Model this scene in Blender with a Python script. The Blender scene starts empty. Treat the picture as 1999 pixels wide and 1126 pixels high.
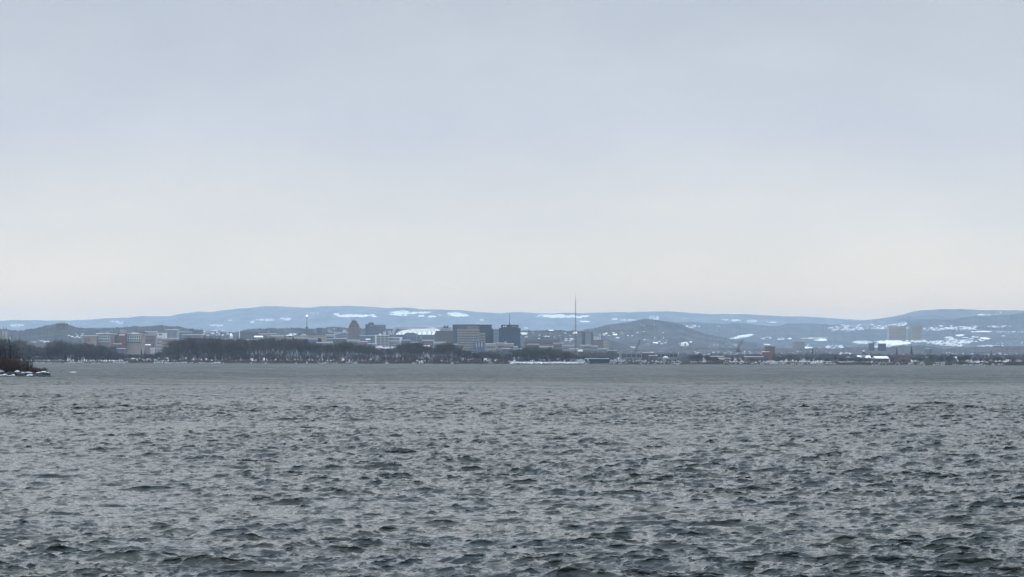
import bpy, math, random
import numpy as np
from mathutils import Vector, Matrix

# ------------------------------------------------------------------ camera
S = bpy.context.scene
F = 5000.0                      # focal length in photograph pixels
CAM = Vector((0, 0, 4.0))
PITCH = math.atan((563 - 701.3) / -F)
ROLL = 0.0026
cd = bpy.data.cameras.new('camera')
cam = bpy.data.objects.new('camera', cd)
S.collection.objects.link(cam)
cd.sensor_width = 36; cd.lens = F / 1999 * 36
cd.clip_start = 0.5; cd.clip_end = 60000
cam.location = CAM
cam.rotation_euler = (Matrix.Rotation(math.pi / 2 + PITCH, 3, 'X') @ Matrix.Rotation(ROLL, 3, 'Z')).to_euler()
S.camera = cam
RM = np.array(cam.rotation_euler.to_matrix())

def ray(px, py):
    px = np.asarray(px, float); py = np.asarray(py, float)
    v = np.stack([(px - 999.5) / F, -(py - 563) / F, -np.ones_like(px + py)], -1)
    return v @ RM.T

def P(px, py, D):
    r = ray(px, py); k = D / r[..., 1]
    return r * np.asarray(k)[..., None] + np.array(CAM)

# ------------------------------------------------------------------ sky, sun
SUN_EL, SUN_AZ = math.radians(48), math.radians(-4)      # azimuth from +Y towards +X
W = bpy.data.worlds.new('World'); S.world = W; W.use_nodes = True
nt = W.node_tree; nt.nodes.clear()
def N(t, kind, **kw):
    n = t.nodes.new(kind)
    for k, v in kw.items(): setattr(n, k, v)
    return n
def ramp(t, stops, interp='LINEAR'):
    n = N(t, 'ShaderNodeValToRGB'); r = n.color_ramp; r.interpolation = interp
    while len(r.elements) < len(stops): r.elements.new(0.5)
    for e, (p, c) in zip(r.elements, stops):
        e.position = p; e.color = (*c, 1) if not isinstance(c, (int, float)) else (c, c, c, 1)
    return n
out = N(nt, 'ShaderNodeOutputWorld')
sky = N(nt, 'ShaderNodeTexSky', sky_type='NISHITA', sun_disc=False)
sky.sun_elevation = SUN_EL; sky.sun_rotation = SUN_AZ
sky.air_density = 1.2; sky.dust_density = 3.0
b1 = N(nt, 'ShaderNodeBackground'); b1.inputs[1].default_value = 0.06
nt.links.new(sky.outputs[0], b1.inputs[0])
tc = N(nt, 'ShaderNodeTexCoord'); sp = N(nt, 'ShaderNodeSeparateXYZ')
nt.links.new(tc.outputs['Generated'], sp.inputs[0])
mx = N(nt, 'ShaderNodeMath', operation='MAXIMUM'); mx.inputs[1].default_value = 0.0
nt.links.new(sp.outputs['Z'], mx.inputs[0])
sq = N(nt, 'ShaderNodeMath', operation='SQRT'); nt.links.new(mx.outputs[0], sq.inputs[0])
# sqrt(sin elevation): 0.1 = 0.6 deg, 0.2 = 2.3 deg, 0.3 = 5.2 deg, 0.37 = 8 deg
SKY_STOPS = [(0.0, (1.42, 0.96, 0.40)), (0.14, (1.34, 0.97, 0.50)), (0.18, (1.12, 0.93, 0.66)), (0.23, (0.86, 0.82, 0.74)),
             (0.30, (0.66, 0.685, 0.75)), (0.37, (0.56, 0.60, 0.675)), (0.42, (0.62, 0.68, 0.755)), (0.52, (0.74, 0.80, 0.88)), (0.72, (1.08, 1.21, 1.42)), (1.0, (1.8, 2.1, 2.5))]
rp = ramp(nt, SKY_STOPS, 'EASE'); rp.color_ramp.interpolation = 'LINEAR'
nt.links.new(sq.outputs[0], rp.inputs[0])
mp = N(nt, 'ShaderNodeMapping'); mp.inputs['Scale'].default_value = (4, 4, 11)
nt.links.new(tc.outputs['Generated'], mp.inputs[0])
nz = N(nt, 'ShaderNodeTexNoise'); nz.inputs['Scale'].default_value = 2.2; nz.inputs['Detail'].default_value = 9; nz.inputs['Roughness'].default_value = 0.6
nt.links.new(mp.outputs[0], nz.inputs['Vector'])
cr = ramp(nt, [(0.3, (0.915, 0.93, 0.95)), (0.7, (1.055, 1.045, 1.025))])
nt.links.new(nz.outputs['Fac'], cr.inputs[0])
mm = N(nt, 'ShaderNodeMix', data_type='RGBA', blend_type='MULTIPLY'); mm.inputs['Factor'].default_value = 1
nt.links.new(rp.outputs[0], mm.inputs['A']); nt.links.new(cr.outputs[0], mm.inputs['B'])
b2 = N(nt, 'ShaderNodeBackground'); b2.inputs[1].default_value = 1.0
nt.links.new(mm.outputs['Result'], b2.inputs[0])
ms = N(nt, 'ShaderNodeMixShader'); ms.inputs[0].default_value = 0.93
nt.links.new(b1.outputs[0], ms.inputs[1]); nt.links.new(b2.outputs[0], ms.inputs[2])
nt.links.new(ms.outputs[0], out.inputs[0])

sl = bpy.data.lights.new('sun', 'SUN'); sl.energy = 0.8; sl.angle = math.radians(60); sl.color = (1, 0.96, 0.9)
so = bpy.data.objects.new('sun', sl); S.collection.objects.link(so)
so.rotation_euler = (math.pi / 2 - SUN_EL, 0, math.pi - SUN_AZ)
so.location = (0, 0, 300)

S.view_settings.view_transform = 'Standard'; S.view_settings.look = 'None'
S.view_settings.exposure = 0; S.view_settings.gamma = 1
S.cycles.max_bounces = 4; S.cycles.diffuse_bounces = 2; S.cycles.glossy_bounces = 2
S.cycles.transmission_bounces = 0; S.cycles.volume_bounces = 1; S.cycles.transparent_max_bounces = 4
S.cycles.caustics_reflective = False; S.cycles.caustics_refractive = False
S.cycles.use_denoising = True
S.cycles.use_adaptive_sampling = True
S.cycles.adaptive_threshold = 0.015

# ------------------------------------------------------------------ helpers
def link(o, parent=None):
    S.collection.objects.link(o)
    if parent is not None: o.parent = parent
    return o

def tag(o, label=None, cat=None, group=None, kind=None):
    if label: o['label'] = label
    if cat: o['category'] = cat
    if group: o['group'] = group
    if kind: o['kind'] = kind
    return o

def npmesh(name, V, Fq, mats, smooth=False, fmat=None):
    """mesh from numpy vertices (n,3) and faces (m,k)"""
    V = np.asarray(V, np.float32); Fq = np.asarray(Fq, np.int32)
    me = bpy.data.meshes.new(name)
    m, k = Fq.shape
    me.vertices.add(len(V)); me.vertices.foreach_set('co', V.ravel())
    me.loops.add(m * k); me.loops.foreach_set('vertex_index', Fq.ravel())
    me.polygons.add(m)
    me.polygons.foreach_set('loop_start', np.arange(0, m * k, k, dtype=np.int32))
    me.polygons.foreach_set('loop_total', np.full(m, k, np.int32))
    me.polygons.foreach_set('use_smooth', np.full(m, smooth, bool))
    for x in (mats if isinstance(mats, (list, tuple)) else [mats]): me.materials.append(x)
    if fmat is not None: me.polygons.foreach_set('material_index', np.asarray(fmat, np.int32))
    me.update(calc_edges=True)
    return me

class MB:
    """collects boxes, prisms and tubes, and links them as one mesh object"""
    def __init__(s): s.v = []; s.f = []
    def add(s, vs, fs):
        n = len(s.v); s.v += [tuple(map(float, p)) for p in vs]; s.f += [tuple(i + n for i in f) for f in fs]; return s
    def box(s, x0, x1, y0, y1, z0, z1):
        return s.add([(x0, y0, z0), (x1, y0, z0), (x1, y1, z0), (x0, y1, z0), (x0, y0, z1), (x1, y0, z1), (x1, y1, z1), (x0, y1, z1)],
                     [(0, 3, 2, 1), (4, 5, 6, 7), (0, 1, 5, 4), (1, 2, 6, 5), (2, 3, 7, 6), (3, 0, 4, 7)])
    def bar(s, a, b, r0, r1=None, n=4):
        a = Vector(a); b = Vector(b); r1 = r0 if r1 is None else r1
        d = (b - a).normalized(); u = d.orthogonal().normalized(); w = d.cross(u)
        vs = []
        for c, r in ((a, r0), (b, r1)):
            for i in range(n):
                t = 2 * math.pi * (i + .5) / n; vs.append(c + u * math.cos(t) * r + w * math.sin(t) * r)
        fs = [(i, (i + 1) % n, n + (i + 1) % n, n + i) for i in range(n)] + [tuple(range(n))[::-1], tuple(range(n, 2 * n))]
        return s.add(vs, fs)
    def prism(s, pts, y0, y1):
        """outline in x,z extruded along y"""
        n = len(pts)
        vs = [(x, y0, z) for x, z in pts] + [(x, y1, z) for x, z in pts]
        fs = [(i, (i + 1) % n, n + (i + 1) % n, n + i) for i in range(n)] + [tuple(range(n))[::-1], tuple(range(n, 2 * n))]
        return s.add(vs, fs)
    def lathe(s, prof, c=(0, 0, 0), n=16):
        vs = []; fs = []
        for r, z in prof:
            for i in range(n):
                t = 2 * math.pi * i / n; vs.append((c[0] + r * math.cos(t), c[1] + r * math.sin(t), c[2] + z))
        for k in range(len(prof) - 1):
            for i in range(n):
                fs.append((k * n + i, k * n + (i + 1) % n, (k + 1) * n + (i + 1) % n, (k + 1) * n + i))
        fs.append(tuple(range(n))[::-1]); fs.append(tuple((len(prof) - 1) * n + i for i in range(n)))
        return s.add(vs, fs)
    def mesh(s, name, mat):
        me = bpy.data.meshes.new(name); me.from_pydata(s.v, [], s.f); me.materials.append(mat); me.update(); return me
    def build(s, name, mat, parent=None, loc=(0, 0, 0)):
        o = bpy.data.objects.new(name, s.mesh(name, mat)); o.location = loc; return link(o, parent)

_m = {}
def mat(name, col, rough=0.8, var=0.15, scale=0.4, metal=0.0, emit=None, stretch=(1, 1, 1)):
    if name in _m: return _m[name]
    m = bpy.data.materials.new(name); m.use_nodes = True; t = m.node_tree
    b = t.nodes['Principled BSDF']; b.inputs['Roughness'].default_value = rough; b.inputs['Metallic'].default_value = metal
    b.inputs['Specular IOR Level'].default_value = 0.3
    g = N(t, 'ShaderNodeNewGeometry'); mpn = N(t, 'ShaderNodeMapping'); mpn.inputs['Scale'].default_value = stretch
    t.links.new(g.outputs['Position'], mpn.inputs[0])
    n = N(t, 'ShaderNodeTexNoise'); n.inputs['Scale'].default_value = scale; n.inputs['Detail'].default_value = 4
    t.links.new(mpn.outputs[0], n.inputs['Vector'])
    r = ramp(t, [(0.3, tuple(c * (1 - var) for c in col)), (0.7, tuple(min(1, c * (1 + var)) for c in col))])
    t.links.new(n.outputs['Fac'], r.inputs[0]); t.links.new(r.outputs[0], b.inputs['Base Color'])
    if emit: b.inputs['Emission Color'].default_value = (*emit[0], 1); b.inputs['Emission Strength'].default_value = emit[1]
    _m[name] = m
    return m

M_SNOW = mat('snow', (0.82, 0.83, 0.86), 0.7, 0.05, 0.3)
M_BARK = mat('bark', (0.12, 0.11, 0.10), 0.9, 0.3, 0.8)
M_TWIG = mat('twig', (0.085, 0.078, 0.078), 0.9, 0.3, 0.15)
M_GLASS = mat('window_glass', (0.05, 0.065, 0.08), 0.25, 0.2, 0.2)
M_STEEL = mat('steel', (0.10, 0.11, 0.12), 0.5, 0.1, 0.5)

# ------------------------------------------------------------------ water
def wave_tile(L, Npx, lam_p, wind, seed, spread=2.0, lmin=0.12, fall=3.3):
    rng = np.random.default_rng(seed)
    k1 = 2 * np.pi * np.fft.fftfreq(Npx, L / Npx)
    KX, KY = np.meshgrid(k1, k1, indexing='ij')
    K = np.hypot(KX, KY); K[0, 0] = 1
    kp = 2 * np.pi / lam_p
    ph = np.exp(-1.25 * (kp / K) ** 2) / K ** fall
    c = (KX * math.cos(wind) + KY * math.sin(wind)) / K
    ph *= 0.012 + np.where(c > 0, np.abs(c) ** spread, 0.10 * np.abs(c) ** spread)
    ph *= np.exp(-(K * lmin / (2 * np.pi)) ** 2)
    ph[0, 0] = 0
    h = (rng.normal(size=K.shape) + 1j * rng.normal(size=K.shape)) * np.sqrt(ph)
    z = np.fft.ifft2(h).real; s = 1 / z.std()
    dx = np.fft.ifft2(-1j * h * KX / K).real; dy = np.fft.ifft2(-1j * h * KY / K).real
    return (z * s).astype(np.float32), (dx * s).astype(np.float32), (dy * s).astype(np.float32)

def sample(T, L, x, y):
    n = T[0].shape[0]
    u = (x / L % 1.0) * n; v = (y / L % 1.0) * n
    i = np.floor(u).astype(np.int32); j = np.floor(v).astype(np.int32)
    fu = (u - i).astype(np.float32); fv = (v - j).astype(np.float32)
    i %= n; j %= n; i2 = (i + 1) % n; j2 = (j + 1) % n
    return [t[i, j] * (1 - fu) * (1 - fv) + t[i2, j] * fu * (1 - fv) + t[i, j2] * (1 - fu) * fv + t[i2, j2] * fu * fv for t in T]

WATER_AMPS, CHOP = (0.055, 0.0100, 0.0275), 1.2
def make_water():
    D = [2.0]; rj = random.Random(9)
    while D[-1] < 40: D.append(D[-1] + 0.8)
    while D[-1] < 2012: D.append(D[-1] + D[-1] * 0.001 * max(1.0, D[-1] / 260) ** 0.5 * rj.uniform(0.75, 1.25))
    D = np.array(D)
    a = np.concatenate([np.linspace(-1.15, -0.36, 30, endpoint=False), np.linspace(-0.36, -0.215, 150, endpoint=False), np.linspace(-0.215, 0.215, 900),
                        np.linspace(0.36, 0.215, 150, endpoint=False)[::-1], np.linspace(1.15, 0.36, 30, endpoint=False)[::-1]])
    ja = np.random.default_rng(4).uniform(-.5, .5, (len(D), 1)) * 0.00048 * (np.abs(a) < .21)[None] * (D > 90)[:, None]
    X = D[:, None] * np.tan(a[None, :] + ja); Y = np.repeat(D[:, None], len(a), 1)
    X = X.ravel(); Y = Y.ravel()
    T1 = wave_tile(61.0, 1280, 3.1, math.radians(-99), 3, 14, 0.20, 3.7)
    T3 = wave_tile(37.0, 1024, 1.3, math.radians(-80), 5, 8, 0.12, 3.4)
    T2 = wave_tile(17.3, 1024, 0.7, math.radians(-90), 8, 8, 0.05, 3.0)
    r = math.radians(19); xr = X * math.cos(r) + Y * math.sin(r); yr = -X * math.sin(r) + Y * math.cos(r)
    h1 = sample(T1, 61.0, X, Y); h2 = sample(T2, 17.3, xr, yr); h3 = sample(T3, 37.0, X, Y)
    # slow gust patches
    G = wave_tile(900.0, 256, 160.0, 0.4, 21, 0.2, 30.0)[0]
    g = 1.0 + 0.16 * np.clip(sample((G,), 900.0, X, Y)[0], -2, 2)
    a1, a2, a3 = WATER_AMPS
    Z = g * (a1 * h1[0] + a2 * h2[0] + a3 * h3[0])
    d2x = h2[1] * math.cos(r) - h2[2] * math.sin(r); d2y = h2[1] * math.sin(r) + h2[2] * math.cos(r)
    near = np.clip((Y - 20) / 20, 0, 1) * np.clip((0.9 - np.abs(X / Y)) / 0.6, 0, 1)
    X = X - CHOP * g * near * (a1 * h1[1] + a2 * d2x + a3 * h3[1]); Y2 = Y - CHOP * g * near * (a1 * h1[2] + a2 * d2y + a3 * h3[2])
    V = np.stack([X, Y2, Z * near], -1)
    nr, nc = len(D), len(a)
    idx = np.arange(nr * nc, dtype=np.int32).reshape(nr, nc)
    Fq = np.stack([idx[:-1, :-1], idx[:-1, 1:], idx[1:, 1:], idx[1:, :-1]], -1).reshape(-1, 4)
    m = bpy.data.materials.new('lake_water'); m.use_nodes = True; t = m.node_tree
    b = t.nodes['Principled BSDF']
    b.inputs['Base Color'].default_value = (0.030, 0.040, 0.040, 1)
    b.inputs['Roughness'].default_value = 0.06; b.inputs['IOR'].default_value = 1.333
    g_ = N(t, 'ShaderNodeNewGeometry')
    mp1 = N(t, 'ShaderNodeMapping'); mp1.inputs['Scale'].default_value = (0.42, 1.6, 1.0); mp1.inputs['Rotation'].default_value = (0, 0, 0.25)
    t.links.new(g_.outputs['Position'], mp1.inputs[0])
    n1 = N(t, 'ShaderNodeTexNoise'); n1.inputs['Scale'].default_value = 3.0; n1.inputs['Detail'].default_value = 3; n1.inputs['Roughness'].default_value = 0.5; n1.inputs['Distortion'].default_value = 0.3
    t.links.new(mp1.outputs[0], n1.inputs['Vector'])
    bp = N(t, 'ShaderNodeBump'); bp.inputs['Strength'].default_value = 1.0; bp.inputs['Distance'].default_value = 0.10
    t.links.new(n1.outputs['Fac'], bp.inputs['Height'])
    mp3 = N(t, 'ShaderNodeMapping'); mp3.inputs['Scale'].default_value = (0.30, 0.42, 0.3); t.links.new(g_.outputs['Position'], mp3.inputs[0])
    n3 = N(t, 'ShaderNodeTexNoise'); n3.inputs['Scale'].default_value = 1.0; n3.inputs['Detail'].default_value = 3; n3.inputs['Roughness'].default_value = 0.6
    t.links.new(mp3.outputs[0], n3.inputs['Vector'])
    vs_ = N(t, 'ShaderNodeVectorMath', operation='SUBTRACT'); vs_.inputs[1].default_value = (0.5, 0.5, 0.5); t.links.new(n3.outputs['Color'], vs_.inputs[0])
    vm = N(t, 'ShaderNodeVectorMath', operation='MULTIPLY'); vm.inputs[1].default_value = (0.35, 1.0, 0.0); t.links.new(vs_.outputs[0], vm.inputs[0])
    mp4 = N(t, 'ShaderNodeMapping'); mp4.inputs['Scale'].default_value = (0.035, 0.045, 0.1); t.links.new(g_.outputs['Position'], mp4.inputs[0])
    n4 = N(t, 'ShaderNodeTexNoise'); n4.inputs['Scale'].default_value = 1.0; n4.inputs['Detail'].default_value = 4; n4.inputs['Roughness'].default_value = 0.7
    t.links.new(mp4.outputs[0], n4.inputs['Vector'])
    s4 = N(t, 'ShaderNodeVectorMath', operation='SUBTRACT'); s4.inputs[1].default_value = (0.5, 0.5, 0.5); t.links.new(n4.outputs['Color'], s4.inputs[0])
    spf = N(t, 'ShaderNodeSeparateXYZ'); t.links.new(g_.outputs['Position'], spf.inputs[0])
    mf = N(t, 'ShaderNodeMapRange'); mf.inputs['From Min'].default_value = 120; mf.inputs['From Max'].default_value = 600; mf.inputs['To Max'].default_value = 1.1; t.links.new(spf.outputs['Y'], mf.inputs['Value'])
    cb = N(t, 'ShaderNodeCombineXYZ'); t.links.new(mf.outputs[0], cb.inputs['Y'])
    m4 = N(t, 'ShaderNodeVectorMath', operation='MULTIPLY'); t.links.new(s4.outputs[0], m4.inputs[0]); t.links.new(cb.outputs[0], m4.inputs[1])
    a4 = N(t, 'ShaderNodeVectorMath', operation='ADD'); t.links.new(vm.outputs[0], a4.inputs[0]); t.links.new(m4.outputs[0], a4.inputs[1])
    va = N(t, 'ShaderNodeVectorMath', operation='ADD'); t.links.new(bp.outputs[0], va.inputs[0]); t.links.new(a4.outputs[0], va.inputs[1])
    vn = N(t, 'ShaderNodeVectorMath', operation='NORMALIZE'); t.links.new(va.outputs[0], vn.inputs[0]); t.links.new(vn.outputs[0], b.inputs['Normal'])
    spy = N(t, 'ShaderNodeSeparateXYZ'); t.links.new(g_.outputs['Position'], spy.inputs[0])
    mr = N(t, 'ShaderNodeMapRange'); mr.inputs['From Min'].default_value = 80; mr.inputs['From Max'].default_value = 560
    mr.inputs['To Min'].default_value = 0.10; mr.inputs['To Max'].default_value = 0.70
    t.links.new(spy.outputs['Y'], mr.inputs['Value']); q1 = N(t, 'ShaderNodeMath', operation='SUBTRACT'); q1.inputs[1].default_value = 0.5; t.links.new(n4.outputs['Fac'], q1.inputs[0])
    q2 = N(t, 'ShaderNodeMath', operation='MULTIPLY'); t.links.new(q1.outputs[0], q2.inputs[0]); t.links.new(mf.outputs[0], q2.inputs[1])
    q3 = N(t, 'ShaderNodeMath', operation='MULTIPLY_ADD'); q3.inputs[1].default_value = 0.9; t.links.new(q2.outputs[0], q3.inputs[0]); t.links.new(mr.outputs[0], q3.inputs[2])
    q3.use_clamp = True; t.links.new(q3.outputs[0], b.inputs['Roughness'])
    # silt: olive patches of slightly different body colour
    n2 = N(t, 'ShaderNodeTexNoise'); n2.inputs['Scale'].default_value = 0.35; n2.inputs['Detail'].default_value = 3
    t.links.new(g_.outputs['Position'], n2.inputs['Vector'])
    rr = ramp(t, [(0.35, (0.030, 0.042, 0.047)), (0.65, (0.043, 0.052, 0.048))]); t.links.new(n2.outputs['Fac'], rr.inputs[0])
    t.links.new(rr.outputs[0], b.inputs['Base Color'])
    o = link(bpy.data.objects.new('water', npmesh('water', V, Fq, m, True)))
    tag(o, kind='structure')
make_water()
# ------------------------------------------------------------------ ground and hills
GD = np.array([1990, 2000, 2006, 2040, 2100, 2600, 3200, 4000, 5000, 22000.])
GZ = np.array([-0.8, 0.1, 0.9, 1.2, 1.6, 3.0, 6.0, 9.0, 14.0, 20.0])
def gz(D): return float(np.interp(D, GD, GZ))

def vnoise(x, seed, step):
    """1-D value noise"""
    rng = np.random.default_rng(seed); n = 4096
    t = rng.uniform(-1, 1, n); u = np.asarray(x, float) / step + 997; i = np.floor(u).astype(int); f = u - i; f = f * f * (3 - 2 * f)
    return t[i % n] * (1 - f) + t[(i + 1) % n] * f
def vnoise2(x, y, seed, sx, sy):
    rng = np.random.default_rng(seed); n = 512
    t = rng.uniform(-1, 1, (n, n)); u = np.asarray(x, float) / sx + 997; v = np.asarray(y, float) / sy + 997
    i = np.floor(u).astype(int); j = np.floor(v).astype(int); f = u - i; g = v - j; f = f * f * (3 - 2 * f); g = g * g * (3 - 2 * g)
    a = lambda p, q: t[p % n, q % n]
    return (a(i, j) * (1 - f) + a(i + 1, j) * f) * (1 - g) + (a(i, j + 1) * (1 - f) + a(i + 1, j + 1) * f) * g

def make_ground():
    D = np.concatenate([[1990, 1995, 2000, 2003, 2006], np.arange(2020, 3200, 12), np.arange(3200, 5200, 50), np.arange(5200, 22001, 800)])
    a = np.linspace(-0.45, 0.45, 700)
    X = D[:, None] * np.tan(a); Y = np.repeat(D[:, None], 700, 1)
    Z = np.interp(Y, GD, GZ)
    w = np.clip((Y - 1995) / 60, 0, 1)
    Z = Z + w * 0.5 * vnoise2(X, Y, 5, 40, 60) + (Y < 2010) * 0.35 * vnoise2(X, Y, 6, 5, 9)
    nr, nc = X.shape; idx = np.arange(nr * nc, dtype=np.int32).reshape(nr, nc)
    Fq = np.stack([idx[:-1, :-1], idx[:-1, 1:], idx[1:, 1:], idx[1:, :-1]], -1).reshape(-1, 4)
    m = bpy.data.materials.new('snowy_ground'); m.use_nodes = True; t = m.node_tree; b = t.nodes['Principled BSDF']
    b.inputs['Roughness'].default_value = 0.9; b.inputs['Specular IOR Level'].default_value = 0.2
    g = N(t, 'ShaderNodeNewGeometry'); mp_ = N(t, 'ShaderNodeMapping'); mp_.inputs['Scale'].default_value = (1, 0.35, 1)
    t.links.new(g.outputs['Position'], mp_.inputs[0])
    n = N(t, 'ShaderNodeTexNoise'); n.inputs['Scale'].default_value = 0.05; n.inputs['Detail'].default_value = 6; n.inputs['Roughness'].default_value = 0.65
    t.links.new(mp_.outputs[0], n.inputs['Vector'])
    r = ramp(t, [(0.47, (0.085, 0.075, 0.06)), (0.56, (0.60, 0.62, 0.66))]); t.links.new(n.outputs['Fac'], r.inputs[0])
    sy = N(t, 'ShaderNodeSeparateXYZ'); t.links.new(g.outputs['Position'], sy.inputs[0])
    mr = N(t, 'ShaderNodeMapRange'); mr.inputs['From Min'].default_value = 2120; mr.inputs['From Max'].default_value = 2180; t.links.new(sy.outputs['Y'], mr.inputs['Value'])
    mxx = N(t, 'ShaderNodeMix', data_type='RGBA'); mxx.inputs['A'].default_value = (0.07, 0.062, 0.05, 1)
    t.links.new(mr.outputs[0], mxx.inputs['Factor']); t.links.new(r.outputs[0], mxx.inputs['B']); t.links.new(mxx.outputs['Result'], b.inputs['Base Color'])
    o = link(bpy.data.objects.new('ground', npmesh('ground', np.stack([X, Y, Z], -1).reshape(-1, 3), Fq, m, True)))
    tag(o, kind='structure')
make_ground()

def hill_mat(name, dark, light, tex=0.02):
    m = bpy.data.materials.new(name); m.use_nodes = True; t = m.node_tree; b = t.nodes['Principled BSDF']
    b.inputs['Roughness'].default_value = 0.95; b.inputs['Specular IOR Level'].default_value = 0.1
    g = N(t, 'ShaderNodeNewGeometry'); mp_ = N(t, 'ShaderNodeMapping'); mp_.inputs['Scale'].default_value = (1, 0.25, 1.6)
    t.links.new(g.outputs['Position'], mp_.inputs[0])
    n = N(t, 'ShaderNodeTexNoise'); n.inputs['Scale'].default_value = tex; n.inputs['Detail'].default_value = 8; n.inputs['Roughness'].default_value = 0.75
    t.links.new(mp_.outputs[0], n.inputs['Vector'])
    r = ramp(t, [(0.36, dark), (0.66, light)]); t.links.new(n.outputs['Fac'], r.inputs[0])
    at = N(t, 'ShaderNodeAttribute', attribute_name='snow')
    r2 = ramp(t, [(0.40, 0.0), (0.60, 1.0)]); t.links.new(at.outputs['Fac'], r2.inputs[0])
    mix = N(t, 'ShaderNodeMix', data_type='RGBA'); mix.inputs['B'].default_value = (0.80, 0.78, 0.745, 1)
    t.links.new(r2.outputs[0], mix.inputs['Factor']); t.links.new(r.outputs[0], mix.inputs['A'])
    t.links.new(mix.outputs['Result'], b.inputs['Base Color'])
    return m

HILLS = {}
def hill(name, prof, D0, D1, base, matl, jit=1.0, jstep=2.2, snow=(), seed=1, dx=1.0, rough=0.5, rows=70, ends=None):
    xs = np.array([p[0] for p in prof], float); ys = np.array([p[1] for p in prof], float)
    x0, x1 = (ends or (-260, 2260))
    px = np.arange(x0, x1 + dx, dx)
    rid = np.interp(px, xs, ys)
    rid = np.convolve(np.pad(rid, 6, 'edge'), np.ones(13) / 13, 'valid')
    tree = jit * (0.55 * np.abs(vnoise(px, seed + 50, jstep)) + 0.45 * vnoise(px, seed + 60, jstep * 6))
    rid = rid - tree
    t = np.linspace(0, 1, rows)
    basev = np.full_like(px, base, float) + 0
    py = basev[None] + (rid - basev)[None] * t[:, None]
    PX = np.repeat(px[None], rows, 0)
    DD = D0 + (D1 - D0) * t[:, None] + (D1 - D0) * 0.10 * vnoise2(PX, py, seed, 90, 18) * np.sin(np.pi * t)[:, None] * rough * 2
    V = P(PX, py, DD)
    sn = np.zeros_like(PX)
    for q in snow:
        a, b_, c, d_ = q[:4]; dens = q[4] if len(q) > 4 else 1.0; sl_ = q[5] if len(q) > 5 else 0.0
        u = (PX - (a + b_) / 2) / ((b_ - a) / 2); v = (py - (c + d_) / 2 - sl_ * (PX - (a + b_) / 2)) / ((d_ - c) / 2)
        e = 1 - (np.abs(u) ** 2.2 + np.abs(v) ** 2.2)
        nz_ = vnoise2(PX, py, int(a) + 7, 12, 1.5) * 0.75 + vnoise2(PX, py, int(a) + 9, 3.5, 0.9) * 0.55
        val = 0.5 + 0.9 * (e * 1.1 - 0.1 + nz_)
        val = np.where(vnoise2(PX, py, int(a) + 31, 16, 0.8) > 0.55, val - 0.5, val)
        if dens < 1:      # scattered roofs and clearings
            k = vnoise2(PX, py, int(c) + int(a), 4.5, 1.2) + 0.6 * vnoise2(PX, py, int(c) + 3, 1.7, 0.8) + 0.02
            val = np.where(e > 0, np.minimum(0.5 + 1.6 * (k - (1 - 2 * dens)), 0.53 + 0.05 * vnoise2(PX, py, 77, 5, 2)), 0)
        sn = np.maximum(sn, np.clip(val, 0, 1))
    # back slope
    Vb = V[-1:].copy(); Vb2 = np.concatenate([Vb + np.array([0, 0.25 * (D1 - D0) + 150, -30.]), Vb + np.array([0, 0.6 * (D1 - D0) + 500, -400.])])
    V = np.concatenate([V, Vb2]); sn = np.concatenate([sn, sn[-1:] * 0, sn[-1:] * 0])
    nr, nc = V.shape[:2]; idx = np.arange(nr * nc, dtype=np.int32).reshape(nr, nc)
    Fq = np.stack([idx[:-1, :-1], idx[:-1, 1:], idx[1:, 1:], idx[1:, :-1]], -1).reshape(-1, 4)
    me = npmesh(name, V.reshape(-1, 3), Fq, matl, False)
    at = me.attributes.new('snow', 'FLOAT', 'POINT'); at.data.foreach_set('value', sn.ravel().astype(np.float32))
    o = link(bpy.data.objects.new(name, me)); tag(o, kind='structure')
    def pos(x, y):
        r = np.interp(x, px, rid); tt = (base - y) / (base - r); return P(x, y, D0 + (D1 - D0) * float(np.clip(tt, 0, 1)))
    HILLS[name] = pos
    return pos

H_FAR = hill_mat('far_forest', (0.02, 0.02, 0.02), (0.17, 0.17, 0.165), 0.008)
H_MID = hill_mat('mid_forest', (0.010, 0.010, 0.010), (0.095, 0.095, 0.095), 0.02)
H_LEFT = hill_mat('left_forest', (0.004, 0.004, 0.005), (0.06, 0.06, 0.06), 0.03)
H_TOWN = hill_mat('town_slope', (0.025, 0.025, 0.028), (0.11, 0.11, 0.12), 0.03)

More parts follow.
